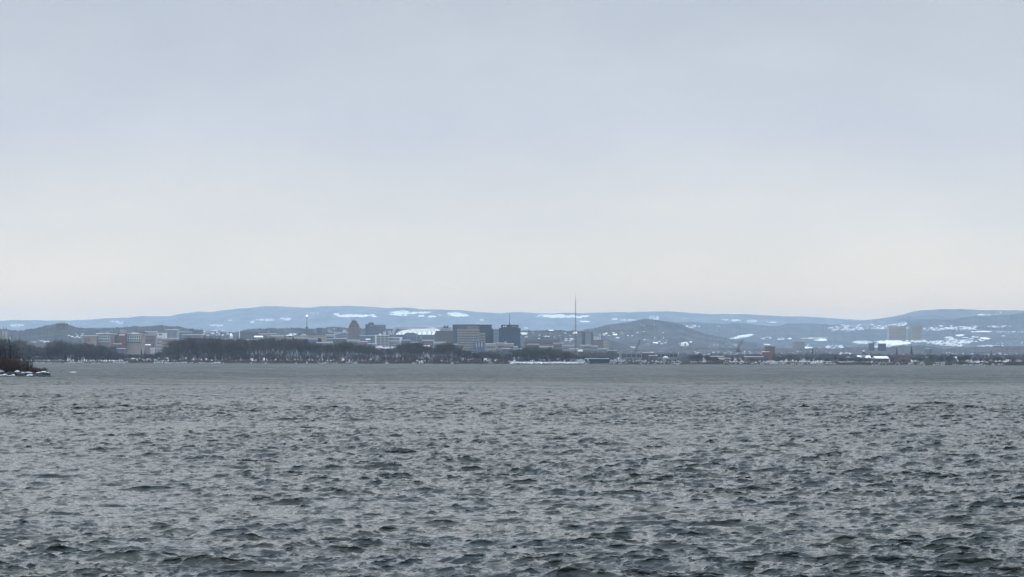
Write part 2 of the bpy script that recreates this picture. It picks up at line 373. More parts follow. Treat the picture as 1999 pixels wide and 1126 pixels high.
far_ridge = hill('far_hills', [(-260, 630), (0, 626.5), (20, 625), (50, 625), (100, 626), (130, 625.5), (160, 624.5), (200, 622), (250, 620), (275, 617), (330, 617.5),
    (350, 613), (385, 608.5), (415, 609), (440, 605), (470, 602), (500, 600), (520, 597.5), (550, 598), (580, 600), (610, 600.5), (625, 598), (650, 597.5), (690, 597), (720, 599),
    (745, 601), (765, 602), (775, 600.5), (800, 600), (825, 604), (870, 604.5), (900, 605.5), (925, 608), (960, 611), (980, 611.5), (1000, 610), (1020, 609), (1040, 611.5), (1075, 612),
    (1100, 610.5), (1140, 611.5), (1170, 610.5), (1200, 609.5), (1230, 610), (1255, 608), (1300, 608), (1330, 609.5), (1350, 611), (1390, 613), (1460, 613.5), (1480, 615), (1530, 617),
    (1590, 619), (1630, 622), (1665, 624), (1700, 626), (1800, 630), (2260, 640)],
    12500, 18000, 700, H_FAR, 1.0, 2.5, [(652, 736, 613.4, 619.4), (650, 664, 611.5, 615, 1), (760, 801, 606.5, 616.5), (800, 815, 608, 612.5), (812, 842, 607.8, 611.5), (814, 832, 614.5, 618.6), (832, 853, 616, 619.2),
    (850, 870, 613, 618, .4), (873, 916, 610.2, 618, 1, .08), (936, 945, 623.2, 625.3), (1046, 1122, 613.4, 620.4), (1110, 1151, 615, 620.5), (1128, 1150, 625.5, 629), (1193, 1206, 621, 624.5), (1209, 1244, 622, 626.5, .8),
    (1266, 1288, 616, 625, .7), (498, 538, 621, 626.5, .75), (546, 569, 619, 625.5, .75), (484, 500, 625.5, 631, .5), (18, 48, 631.5, 638, .7), (212, 242, 625.5, 633, .6), (396, 414, 629, 633, .4), (408, 438, 632.5, 637.5, .7),
    (438, 454, 623.5, 628, .6), (470, 500, 626, 630, .5), (1408, 1424, 622, 626, .8), (1426, 1447, 622.5, 627, .8), (1457, 1480, 623.5, 629, .8), (1495, 1520, 627, 630.4), (600, 625, 609, 613, .35), (1020, 1034, 638, 642, .7),
    (1325, 1345, 620, 623, .4), (105, 180, 630, 633, .25), (880, 900, 615, 618, .5)], seed=1, rows=90)

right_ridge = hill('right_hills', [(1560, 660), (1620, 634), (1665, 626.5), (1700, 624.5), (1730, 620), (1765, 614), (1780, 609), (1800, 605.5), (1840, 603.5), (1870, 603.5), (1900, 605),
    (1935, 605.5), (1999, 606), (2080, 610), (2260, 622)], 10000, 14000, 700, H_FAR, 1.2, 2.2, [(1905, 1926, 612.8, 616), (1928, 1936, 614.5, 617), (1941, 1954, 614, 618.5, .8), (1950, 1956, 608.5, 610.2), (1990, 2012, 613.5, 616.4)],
    seed=2, ends=(1565, 2260))

shoulder = hill('right_shoulder_hills', [(1640, 655), (1700, 640), (1745, 634), (1770, 627), (1795, 622.5), (1830, 624.5), (1860, 624), (1880, 620), (1905, 616), (1940, 615.5), (1999, 612), (2260, 618)],
    7800, 10500, 700, H_MID, 1.8, 3.5, [(1697, 1735, 634, 643, .62), (1715, 1745, 631, 641, .5), (1735, 1772, 627, 634, .66), (1768, 1800, 637, 643, .45), (1798, 1850, 639.5, 646, .6), (1845, 1905, 636.5, 645, .62), (1890, 1910, 635, 640, .5),
    (1925, 1978, 634.8, 639.2, .6), (1888, 1942, 645.9, 648.1), (1942, 2010, 646.4, 648.8, .8), (1866, 1884, 652.8, 655.6), (1910, 1934, 658, 662, 1, .12), (1893, 1905, 655, 658.5), (1843, 1862, 656, 664.5, .75), (1862, 1902, 662, 671, .6),
    (1708, 1776, 662.5, 674, 1), (1777, 1810, 662, 668.5, .75), (1805, 1890, 664, 672, .6), (1820, 1888, 669, 675.5, .66, .06), (1663, 1704, 664.5, 671, .85), (1905, 1966, 673, 678, .65), (1940, 2000, 664, 672, .3),
    (1700, 1740, 672, 680, .7)], seed=4, ends=(1645, 2260))

mid_right = hill('mid_hills', [(1240, 660), (1300, 631), (1330, 629), (1355, 628), (1370, 630), (1400, 631.5), (1440, 631), (1480, 635), (1520, 637), (1535, 632), (1560, 631), (1590, 631.5), (1600, 634), (1640, 635),
    (1700, 641), (1760, 660), (1800, 680)], 8200, 11500, 700, H_MID, 2.4, 4.0, [(1328, 1368, 634, 640, .75), (1393, 1408, 635.5, 638, .5), (1421, 1474, 655, 660, .85, -.17), (1436, 1473, 653, 656, 1, -.15), (1484, 1507, 656.5, 662.5, .62), (1538, 1545, 659, 662),
    (1560, 1618, 658.6, 661, .9, -.02), (1588, 1618, 661, 665.5), (1515, 1532, 659, 664, .5), (1463, 1476, 671, 673.4), (1487, 1506, 671, 673.4), (1440, 1452, 672, 677, .7), (1442, 1466, 677, 680, .7), (1575, 1583, 672, 677, .6), (1553, 1584, 676, 680),
    (1610, 1662, 673, 681, .6), (1615, 1690, 635.5, 645, .55), (1690, 1730, 636, 643, .5), (1595, 1606, 679, 682), (1660, 1704, 664.5, 671, .7)], seed=5, ends=(1245, 1795))

hump = hill('wooded_hill', [(1080, 668), (1120, 650), (1150, 642), (1175, 638), (1195, 633), (1210, 631), (1240, 628), (1250, 624.5), (1270, 623), (1290, 626), (1310, 629), (1335, 635), (1350, 642), (1370, 650),
    (1400, 658), (1440, 664), (1480, 670), (1560, 690)], 5200, 7000, 704, H_MID, 2.6, 3.5, [(1246, 1262, 633, 636, .6), (1195, 1205, 651, 654), (1210, 1222, 647, 654, .5), (1180, 1190, 649, 652, .7), (1274, 1291, 667.5, 670.5), (1224, 1256, 676, 679, .6),
    (1324, 1346, 666, 676, .6), (1345, 1352, 666.5, 668.5), (1168, 1200, 648, 656, .35), (1240, 1320, 655, 672, .12), (1380, 1440, 668, 678, .2)], seed=6, ends=(1085, 1555))

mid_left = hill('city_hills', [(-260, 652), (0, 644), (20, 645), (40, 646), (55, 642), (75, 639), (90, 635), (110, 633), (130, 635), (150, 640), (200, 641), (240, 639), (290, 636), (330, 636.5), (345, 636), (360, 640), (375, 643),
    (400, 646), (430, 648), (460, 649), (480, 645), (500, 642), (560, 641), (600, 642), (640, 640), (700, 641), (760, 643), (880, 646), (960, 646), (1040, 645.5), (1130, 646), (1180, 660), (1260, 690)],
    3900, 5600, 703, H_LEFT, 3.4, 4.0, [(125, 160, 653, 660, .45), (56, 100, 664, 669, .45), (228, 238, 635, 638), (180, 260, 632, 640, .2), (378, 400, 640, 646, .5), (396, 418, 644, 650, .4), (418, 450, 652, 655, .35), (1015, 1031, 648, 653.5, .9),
    (1069, 1082, 641, 645.4), (1117, 1130, 647.5, 651), (555, 582, 650, 655, .6), (640, 690, 645, 665, .25), (700, 760, 648, 665, .25), (620, 660, 640, 646, .3), (1060, 1075, 655, 658, .7), (1010, 1125, 650, 672, .10), (480, 560, 650, 660, .15)], seed=7, ends=(-260, 1255))

belt = hill('wooded_rise', [(900, 704), (1000, 690), (1100, 686), (1180, 688), (1230, 682), (1300, 681), (1350, 677), (1400, 680), (1440, 679), (1500, 680), (1560, 680), (1620, 680), (1680, 677), (1720, 679), (1760, 677), (1800, 674),
    (1850, 681), (1900, 677), (1999, 676), (2260, 678)], 3000, 4200, 706, H_TOWN, 2.6, 2.6, [(1390, 1500, 684, 699, .16), (1180, 1390, 686, 697, .12), (1500, 1700, 685, 702, .13), (1700, 1999, 688, 700, .10),
    (1632, 1663, 688, 692, .6), (1635, 1662, 694.5, 698.5, .9), (1675, 1700, 693.5, 699, .7), (1708, 1735, 696, 699.6), (1805, 1885, 696.5, 699.4, .85), (1848, 1862, 698, 700.4), (1925, 1940, 698.5, 700.6), (1960, 1975, 696.5, 698, .8)], seed=9, ends=(905, 2260))
# ------------------------------------------------------------------ buildings
def wx(px, D, py=700): return float(P(px, py, D)[0])
def wz(px, py, D): return float(P(px, py, D)[2])
def empty(name, loc, label=None, cat=None, group=None, rz=0.0):
    o = bpy.data.objects.new(name, None); o.location = loc; o.rotation_euler = (0, 0, rz); o.empty_display_size = 2
    link(o); return tag(o, label, cat, group)

WALL = {
 'tan': (0.255, 0.230, 0.195), 'pale': (0.38, 0.38, 0.375), 'white': (0.62, 0.62, 0.62), 'brick': (0.13, 0.075, 0.065), 'redbrick': (0.17, 0.08, 0.07), 'grey': (0.20, 0.205, 0.215),
 'dark': (0.055, 0.06, 0.07), 'brown': (0.13, 0.10, 0.085), 'bluegrey': (0.13, 0.15, 0.18), 'navy': (0.035, 0.055, 0.10), 'darkglass': (0.025, 0.04, 0.065), 'beige': (0.29, 0.265, 0.23),
 'green': (0.08, 0.16, 0.14), 'rose': (0.19, 0.150, 0.145), 'lightgrey': (0.26, 0.27, 0.285), 'slate': (0.09, 0.10, 0.12)}
def wm(k): return mat('wall_' + k, WALL[k], 0.8, 0.10, 0.08)

def building(label, cat, x0, x1, yt, D, wall='tan', base=None, depth=14, name='office_building', roof='snow', wins=None, bands=None, penthouse=None, group=None, yaw=0.0,
             win_mat=None, win_w=0.55, win_h=0.5, fins=None, gable=False, parapet=True):
    """a block whose front runs from photograph column x0 to x1 at distance D, eaves at row yt"""
    xc = (x0 + x1) / 2; k = D / F; Wd = (x1 - x0) * k
    zt = wz(xc, yt, D); zb = gz(D) - 1.0 if base is None else wz(xc, base, D)
    H = zt - zb
    if yaw:
        a = abs(yaw); depth = min(depth, Wd * 0.45 / max(math.sin(a), .05)); w = (Wd - depth * math.sin(a)) / math.cos(a)
    else: w = Wd
    o = empty(name, (wx(xc, D), D, zb), label, cat, group, yaw)
    hw = w / 2; M = wm(wall)
    wall_o = MB().box(-hw, hw, -depth * 0, depth, 0, H).build('wall', M, o)
    rh = max(0.5, 0.55 * k * 1.2)
    rm = M_SNOW if roof == 'snow' else wm(roof)
    if gable:
        g = min(w, depth) * 0.17; e = 0.4
        MB().add([(-hw - e, -e, H), (hw + e, -e, H), (hw + e, depth + e, H), (-hw - e, depth + e, H), (-hw - e, depth / 2, H + g), (hw + e, depth / 2, H + g)],
                 [(0, 1, 5, 4), (2, 3, 4, 5), (0, 4, 3), (1, 2, 5), (0, 3, 2, 1)]).build('roof', rm, o)
    else:
        MB().box(-hw - .25, hw + .25, -.25, depth + .25, H + .01, H + rh).build('roof', rm, o)
    if penthouse:
        for i, (a, b, top, col) in enumerate(penthouse):
            ph = H + (yt - top) * k
            MB().box((a - xc) * k, (b - xc) * k, depth * .25, depth * .7, H + rh + .01, ph).build('penthouse', wm(col), o)
    gm = win_mat or M_GLASS
    if wins:                     # nx columns, ny rows over the window field
        nx, ny, fx0, fx1, fy0, fy1 = wins
        X0 = -hw + (fx0) * w; X1 = -hw + fx1 * w; Z0 = H * fy0; Z1 = H * fy1
        cw = (X1 - X0) / nx; ch = (Z1 - Z0) / ny
        me = MB().box(-cw * win_w / 2, cw * win_w / 2, -0.12, 0.05, -ch * win_h / 2, ch * win_h / 2).mesh('window', gm)
        for i in range(nx):
            for j in range(ny):
                q = bpy.data.objects.new('window', me); q.location = (X0 + cw * (i + .5), 0, Z0 + ch * (j + .5)); link(q, o)
    if bands:                    # n horizontal ribbons of glass
        n, fx0, fx1, fy0, fy1, frac = bands
        X0 = -hw + fx0 * w; X1 = -hw + fx1 * w; Z0 = H * fy0; ch = H * (fy1 - fy0) / n
        me = MB().box(X0, X1, -0.12, 0.05, -ch * frac / 2, ch * frac / 2).mesh('window_band', gm)
        for j in range(n):
            q = bpy.data.objects.new('window_band', me); q.location = (0, 0, Z0 + ch * (j + .5)); link(q, o)
    if fins:                     # vertical piers
        n, fw, col = fins
        me = MB().box(-w / n * fw / 2, w / n * fw / 2, -0.5, 0.0, 0, H * 0.985).mesh('pier', wm(col))
        for i in range(n):
            q = bpy.data.objects.new('pier', me); q.location = (-hw + w / n * (i + .5), -0.01, 0); link(q, o)
    o['_w'] = w; o['_h'] = H; o['_k'] = k; o['_xc'] = xc; o['_yt'] = yt; o['_d'] = depth
    return o

def sub(o, name, x0, x1, y0, y1, col, proud=0.3, thick=0.6, matl=None, parent=None):
    """a piece on the front of building o, given by photograph columns/rows"""
    k = o['_k']; xc = o['_xc']; H = o['_h']; yt = o['_yt']
    return MB().box((x0 - xc) * k, (x1 - xc) * k, -proud, -proud + thick, H + (yt - y1) * k, H + (yt - y0) * k).build(name, matl or wm(col), parent or o)
def wing(o, name, x0, x1, y0, y1, col, front=0.0, depth=None):
    k = o['_k']; xc = o['_xc']; H = o['_h']; yt = o['_yt']; d = depth or o['_d'] * .8
    return MB().box((x0 - xc) * k, (x1 - xc) * k, front, front + d, max(0, H + (yt - y1) * k), H + (yt - y0) * k).build(name, wm(col), o)
def clean(): 
    for o in bpy.data.objects:
        for k in list(o.keys()):
            if k.startswith('_'): del o[k]

# --- west end: church, hillside block, the tan and red brick complex
def church():
    D = 3900; k = D / F
    o = empty('church', (wx(8.5, D), D, gz(D)), 'stone church with twin cupola towers rising above the trees at the lake edge', 'church')
    zb = gz(D); Z = lambda y: wz(8, y, D) - zb
    MB().box(-7 * k, 6.5 * k, 1.5, 30, -1, Z(657)).build('nave', wm('beige'), o)
    for x in (-2.6, 2.9):
        MB().box((x - 2) * k, (x + 2) * k, 0, 4 * k, -1, Z(645)).build('tower', wm('beige'), o)
        c = MB(); cx = x * k; cy = 2 * k
        c.lathe([(2.0 * k, Z(645)), (1.9 * k, Z(643.5)), (1.2 * k, Z(642)), (.7 * k, Z(641)), (.7 * k, Z(640)), (.3 * k, Z(639)), (.12, Z(636))], (cx, cy, 0), 10)
        c.build('cupola', wm('slate'), o)
church()
b = building('flat grey block with a snowy raised roof on the wooded hilltop', 'building', 109.5, 127.5, 630.8, 4700, 'brown', base=644, depth=30, wins=(6, 2, .05, .95, .55, .95), penthouse=[(113, 125, 628.8, 'lightgrey')])
D1 = 3050
b = building('long tan hospital-like block with two rows of framed windows and a red brick panel', 'building', 160, 188, 655, D1, 'tan', depth=25, wins=(5, 2, .1, .45, .7, .92)); sub(b, 'brick_panel', 163, 176, 659.5, 668, 'rose')
b = building('tan framed block with twelve square windows beside the red brick tower', 'building', 187.5, 216.5, 651, D1 + 10, 'tan', depth=30, penthouse=[(189, 196, 649, 'lightgrey'), (203, 207, 648, 'lightgrey')])
def win_grid(b, x0, x1, y0, y1, nx, ny):
    sub(b, 'frame', x0, x1, y0, y1, 'white', 0.4, 0.35)
    k = b['_k']; cw = (x1 - x0) / nx; ch = (y1 - y0) / ny
    for i in range(nx):
        for j in range(ny):
            sub(b, 'window', x0 + cw * (i + .18), x0 + cw * (i + .86), y0 + ch * (j + .12), y0 + ch * (j + .86), '', 0.6, 0.15, matl=M_GLASS2)
M_GLASS2 = mat('window_glass_teal', (0.05, 0.10, 0.12), 0.3, 0.3, 0.2)
win_grid(b, 191, 214, 655.5, 666.5, 6, 2); sub(b, 'brick_base', 190, 215, 669, 676, 'rose')
b = building('low red brick link with blue-green glazing between the two tan blocks', 'building', 217, 246, 652.5, D1 + 40, 'rose', depth=30, penthouse=[(232, 243, 643, 'tan'), (221, 231, 650.5, 'tan')])
sub(b, 'glazing', 218, 230.5, 655.5, 661.5, '', matl=M_GLASS2)
b = building('plain red brick stair tower with a pale unreadable roof sign', 'tower', 229, 246.5, 651.5, D1, 'redbrick', depth=14, roof='brick')
sub(b, 'sign_panel', 232, 243.5, 652.3, 654.6, 'white')
sub(b, 'window_band', 229.3, 232, 672, 680, '', matl=M_GLASS2)
b = building('broad tan block with two window rows and a dark ribbon, east of the brick tower', 'building', 246.8, 276.5, 651.5, D1 + 5, 'tan', depth=30, penthouse=[(255, 260, 649, 'white'), (262, 267, 649.5, 'white'), (270, 283, 647.5, 'brown')])
win_grid(b, 248.5, 274.5, 655, 666, 6, 2); sub(b, 'window_band', 248.5, 274.5, 667.3, 669.3, '', matl=M_GLASS2)
b = building('snow-covered entrance canopy building below the red brick tower', 'building', 227, 241.5, 680.5, 2700, 'slate', depth=16)
b = building('thin pale canopy on a post in front of the red brick link', 'canopy', 220.5, 235.5, 671, 2950, 'lightgrey', depth=6, base=672.3, name='canopy', roof='white')
q = MB().bar((-0.4, 2, 0), (-0.4, 2, -5.6), .35).build('post', wm('lightgrey'), b)
b = building('brown brick block with a green roofline behind the tan complex', 'building', 276, 283.5, 650, 3200, 'tan', depth=20, wins=(2, 5, .1, .9, .4, .95))
b = building('pale concrete block with six dark vertical window strips', 'building', 283, 303.5, 647.5, 3300, 'lightgrey', depth=20, fins=(7, .45, 'pale'), wins=(7, 1, .0, 1, .35, .95), win_w=.4, win_h=.9)
b = building('dull red brick block below the pale striped block', 'building', 282.5, 302, 656.5, 3120, 'rose', depth=12, wins=(5, 3, .05, .95, .3, .9), win_w=.4, roof='brick')
b = building('white block with a small red roof sign above the terraces', 'building', 307, 323, 650.5, 3250, 'white', depth=14, wins=(4, 2, .05, .95, .72, .82))
sub(b, 'red_panel', 310, 315.5, 651.8, 654.3, 'redbrick')
b = building('tall plain grey-blue slab standing behind the terraced tan blocks', 'building', 322.5, 344.5, 643.5, 3400, 'lightgrey', depth=25, fins=(9, .3, 'grey'), penthouse=[(337, 341, 642, 'white')])
b = building('stepped cream block with dark windows in front of the grey slab', 'building', 304, 318, 658, 3080, 'pale', depth=14, wins=(4, 4, .05, .95, .3, .95), yaw=.2)
b = building('low cream terrace block with two ribbons of windows next to bare trees', 'building', 315.5, 345, 660.5, 3000, 'tan', depth=18, bands=(3, .05, .97, .45, .95, .4), win_mat=wm('brown'))
b = building('pinkish gable-roofed hall near the cream terrace', 'building', 283, 292, 673.5, 2800, 'rose', depth=12, gable=True, name='hall')
b = building('small white flat-roofed shed above the western tree band', 'shed', 293.5, 300, 680, 2600, 'pale', depth=10, name='shed')
b = building('narrow grey building on the hill shoulder with a dark window slot', 'building', 369.5, 376, 641.2, 4500, 'slate', base=652, depth=20)
b = building('blue-grey slab on the hill shoulder with pale roof edge', 'building', 378.5, 393.5, 643, 4450, 'bluegrey', base=660, depth=20, wins=(6, 3, .05, .95, .3, .9))
b = building('long faint blue-grey block under the hill shoulder', 'building', 346, 372, 648, 4200, 'bluegrey', base=668, depth=20, wins=(8, 3, .04, .96, .3, .92))
b = building('low grey block partly behind the dense shoreline trees near the hill shoulder', 'building', 355, 394, 653, 4000, 'grey', base=668, depth=20, bands=(2, .03, .97, .4, .95, .35))
# white church with dark spire
def small_church(px, yt, D, label):
    k = D / F; o = empty('church', (wx(px, D), D, wz(px, 660, D)), label, 'church'); z0 = wz(px, 660, D)
    Z = lambda y: wz(px, y, D) - z0
    MB().box(0, 5 * k, 0, 14, 0, Z(655)).build('nave', wm('white'), o)
    MB().add([(0, -.3, Z(655)), (5 * k, -.3, Z(655)), (5 * k, 14, Z(655)), (0, 14, Z(655)), (.8 * k, 7, Z(649.5)), (3 * k, 7, Z(650.5))], [(0, 1, 5, 4), (2, 3, 4, 5), (0, 4, 3), (1, 2, 5), (0, 3, 2, 1)]).build('roof', M_SNOW, o)
    MB().box(-1.2 * k, -.05, 1, 1 + 1.2 * k, 0, Z(651)).build('tower', wm('slate'), o)
    MB().lathe([(.75 * k, Z(651)), (.06, Z(yt))], (-.6 * k, 1 + .6 * k, 0), 6).build('spire', wm('slate'), o)
small_church(448, 645.5, 4100, 'white church with a thin dark spire behind the dense bare trees')
def chimney(px, y0, y1, D, w, col, label):
    o = empty('chimney', (wx(px, D), D, wz(px, y1, D)), label, 'chimney'); h = wz(px, y0, D) - wz(px, y1, D)
    MB().lathe([(w, 0), (w * .75, h * .93)], n=12).build('stack', wm(col), o); MB().lathe([(w * .9, h * .93 + .01), (w * .9, h)], n=12).build('rim', wm('white'), o)
chimney(467, 644, 662, 4000, 0.9, 'white', 'slim white chimney between the white church and the brown hall')
b = building('long low brown brick hall with a flat roof behind the tallest trees', 'building', 468, 521, 648.2, 4100, 'brown', base=668, depth=30, wins=(14, 3, .03, .97, .3, .9), win_w=.4, roof='brown')
b = building('low white tent-like roof just beyond the leafless tree band', 'building', 496, 512, 658, 3300, 'lightgrey', depth=12, gable=True)
def tan_tower():
    D = 3600; px = 523.5; z0 = gz(D); k = D / F; Z = lambda y: wz(px, y, D) - z0
    o = empty('bell_tower', (wx(px, D), D, z0), 'tan bell tower with a cross-shaped top between the brown hall and the masted hall', 'tower')
    MB().box(-2.2 * k, 2.2 * k, 0, 4.4 * k, 0, Z(650)).build('shaft', wm('beige'), o)
    MB().box(-4.8 * k, 4.8 * k, .6, 4, Z(656), Z(651.5)).build('belfry', wm('tan'), o)
    MB().box(-1.3 * k, 1.3 * k, 1, 3.4 * k, Z(650) + .01, Z(645)).build('lantern', wm('beige'), o)
    MB().bar((0, 2.2 * k, Z(645)), (0, 2.2 * k, Z(641)), .4).bar((-1.4 * k, 2.2 * k, Z(642.6)), (1.4 * k, 2.2 * k, Z(642.6)), .35).build('finial', wm('green'), o)
tan_tower()
b = building('pinkish-tan low block beside the tan bell tower', 'building', 505, 536, 651.5, 3700, 'rose', depth=20, wins=(9, 4, .03, .97, .5, .95), win_w=.4)
b = building('small snowy-roofed house block facing the bare trees', 'building', 528, 552, 655, 3500, 'beige', depth=14, wins=(6, 3, .04, .96, .55, .95))

def masted_hall():
    D = 3150; k = D / F; xc = 603; z0 = gz(D); Z = lambda y: wz(xc, y, D) - z0; X = lambda x: (x - xc) * k
    o = empty('transit_hall', (wx(xc, D), D, z0), 'tan hall with a big arch, shallow dome and red-tipped tripod mast on its roof', 'building')
    w = MB()
    # front wall with an arched opening between 617.5 and 628.5
    ax0, ax1, at = X(617.5), X(628.0), Z(659.5)
    w.box(X(573), ax0, 0, 20, -1, Z(653.6)); w.box(ax1, X(634.2), 0, 20, -1, Z(653.6))
    n = 10; cx = (ax0 + ax1) / 2; r = (ax1 - ax0) / 2; pts = []
    for i in range(n + 1):
        t = math.pi * (1 - i / n); pts.append((cx + r * math.cos(t), at - r + r * math.sin(t)))
    w.prism([(ax0, Z(653.6)), (ax0, at - r)] + pts[1:-1] + [(ax1, at - r), (ax1, Z(653.6))], 0, 20)
    w.build('wall', wm('beige'), o)
    MB().box(ax0, ax1, 3, 3.5, -1, Z(654.5)).build('arch_glazing', mat('arch_glass', (0.03, 0.045, 0.05), .2, .1), o)
    MB().box(X(573) - .3, X(634.2) + .3, -.3, 20.3, Z(653.6) + .01, Z(653.0)).build('roof', wm('brown'), o)
    MB().box(X(617), X(629), -.8, -.02, Z(670), Z(668.6)).build('canopy', M_SNOW, o)
    MB().lathe([(7.2 * k, Z(657.5)), (6.6 * k, Z(655)), (5.0 * k, Z(653)), (2.6 * k, Z(651.8)), (.2, Z(651.4))], (X(593), -8.5 * k, 0), 20).build('dome', wm('lightgrey'), o)
    MB().box(X(563), X(573) - .02, 2, 16, -1, Z(655)).build('side_wing', wm('rose'), o)
    for x0, x1, y in ((556, 563, 653.6), (563.5, 570, 651.8), (570.5, 580, 651.6)):
        MB().add([(X(x0), 1, Z(655)), (X(x1), 1, Z(655)), (X(x1), 12, Z(655)), (X(x0), 12, Z(655)), (X((x0 + x1) / 2), 6, Z(y))], [(0, 1, 4), (1, 2, 4), (2, 3, 4), (3, 0, 4), (0, 3, 2, 1)]).build('tent_roof', M_SNOW, o)
    # crown ring, legs, mast
    cyc = 9.0; ringz = Z(650)
    R = 15.5 * k
    ring = MB(); m = 20
    for i in range(m):
        a0, a1 = 2 * math.pi * i / m, 2 * math.pi * (i + 1) / m
        ring.bar((R * math.cos(a0) + X(598), cyc + R * .6 * math.sin(a0), ringz), (R * math.cos(a1) + X(598), cyc + R * .6 * math.sin(a1), ringz), .35)
        ring.bar((R * math.cos(a0) + X(598), cyc + R * .6 * math.sin(a0), ringz), (R * math.cos(a0) + X(598), cyc + R * .6 * math.sin(a0), Z(653)), .2)
    ring.build('ring', wm('green'), o)
    for a in (205, 335, 90, 255, 285):
        t = math.radians(a)
        MB().bar((X(597.5), cyc, Z(637.5)), (X(598) + R * math.cos(t), cyc + R * .6 * math.sin(t), ringz), .42).build('leg', wm('green'), o)
    mast = MB().bar((X(597.5), cyc, Z(648)), (X(597.5), cyc, Z(618)), .55, .30, 6).build('mast', wm('green'), o)
    MB().lathe([(.3, 0), (1.0, .5), (1.1, 1.6), (.3, 2.4)], (X(597.5), cyc, Z(617.9)), 10).build('beacon', mat('beacon_light', (0.8, 0.3, 0.35), .5, 0, emit=((1, .75, .78), 1.6)), mast)
    MB().bar((X(597.5), cyc, Z(617.9) + 2.4), (X(597.5), cyc, Z(610.5)), .16, .08).build('aerial', wm('rose'), mast)
masted_hall()
b = building('long snow-covered roof building low down in front of the arched hall', 'building', 618, 646, 668.5, 2850, 'grey', depth=24)
b = building('dark square block standing alone on the skyline beyond the masted hall', 'building', 617.5, 628.5, 640.5, 5000, 'slate', base=655, depth=20, wins=(4, 3, .05, .95, .3, .95), roof='dark', penthouse=[(624.5, 628, 639.6, 'slate')])
b = building('light grey block with pale roof line right beside the arched hall', 'building', 635, 652, 653.5, 3500, 'lightgrey', depth=20, bands=(4, .03, .97, .45, .95, .4))
b = building('blue-grey mid-rise with a pale parapet between arched hall and stepped tower', 'building', 640, 662, 648.5, 4100, 'bluegrey', base=668, depth=20, wins=(7, 4, .03, .97, .2, .92))
b = building('pale flat-topped block with a strip of snow under the onion-domed church', 'building', 652, 666, 651, 3900, 'grey', depth=14, wins=(5, 4, .05, .95, .6, .95))
b = building('low grey offices filling the gap west of the stepped tower', 'building', 663, 681, 650, 3800, 'bluegrey', depth=14, wins=(6, 5, .05, .95, .5, .95), win_mat=wm('lightgrey'))
b = building('faint narrow block with two roof turrets near the white cupola church', 'building', 655.5, 663, 643, 5100, 'slate', base=655, depth=16, penthouse=[(656.5, 658, 638, 'slate'), (660, 661.5, 639.5, 'slate')], roof='slate')
def white_church():
    D = 4700; px = 671.5; k = D / F; z0 = wz(px, 656, D); Z = lambda y: wz(px, y, D) - z0
    o = empty('church', (wx(px, D), D, z0), 'white church with a dark cupola west of the stepped tower', 'church')
    MB().box(-3.6 * k, 3.6 * k, 0, 15, 0, Z(647)).build('nave', wm('pale'), o)
    MB().prism([(-3.6 * k, Z(647)), (3.6 * k, Z(647)), (1.8 * k, Z(643.6)), (-1.8 * k, Z(643.6))], 0, 15).build('roof', wm('white'), o)
    MB().lathe([(1.6 * k, Z(643.6)), (1.6 * k, Z(641.5)), (1.2 * k, Z(640.3)), (.4 * k, Z(639.4)), (.1, Z(637))], (0, 5, 0), 10).build('cupola', wm('slate'), o)
white_church()

def stepped_tower():
    D = 3700; k = D / F; xc = 690.5; z0 = gz(D) - 1; Z = lambda y: wz(xc, y, D) - z0; X = lambda x: (x - xc) * k
    o = empty('stepped_tower', (wx(xc, D), D, z0), 'brown stepped brick skyscraper narrowing in setbacks to a crown', 'tower')
    MB().box(X(680.2), X(700.8), 0, 16, 0, Z(636.2)).build('shaft', wm('brown'), o)
    MB().box(X(682.0), X(699.0), .8, 14, Z(636.2) + .01, Z(631.6)).build('setback', wm('brown'), o)
    MB().box(X(684.2), X(696.8), 1.6, 12, Z(631.6) + .01, Z(628.4)).build('setback', wm('brown'), o)
    MB().box(X(686.2), X(695), 2.4, 10, Z(628.4) + .01, Z(625.2)).build('crown', wm('brown'), o)
    me = MB().box(-.32 * k, .32 * k, -.35, -.01, 0, Z(638.5)).mesh('pier', wm('tan'))
    for i in range(9):
        q = bpy.data.objects.new('pier', me); q.location = (X(682 + i * 2.12), 0, 0); link(q, o)
    me = MB().box(-.32 * k, .32 * k, -.12, 0.05, -.5, .5).mesh('window', M_GLASS)
    for i in range(8):
        for j in range(10):
            q = bpy.data.objects.new('window', me); q.location = (X(683.06 + i * 2.12), 0, Z(638.2 + 2.5 * j)); link(q, o)
    t = MB().bar((X(688.7), 6, Z(626)), (X(683.2), 6, Z(619.5)), .35, .25).build('antenna_boom', wm('tan'), o)
    for x, y in ((689.2, 617.5), (691.5, 620.5), (686, 622)): MB().bar((X(x), 6, Z(626)), (X(x), 6, Z(y)), .22, .12).build('antenna', M_STEEL, o)
stepped_tower()
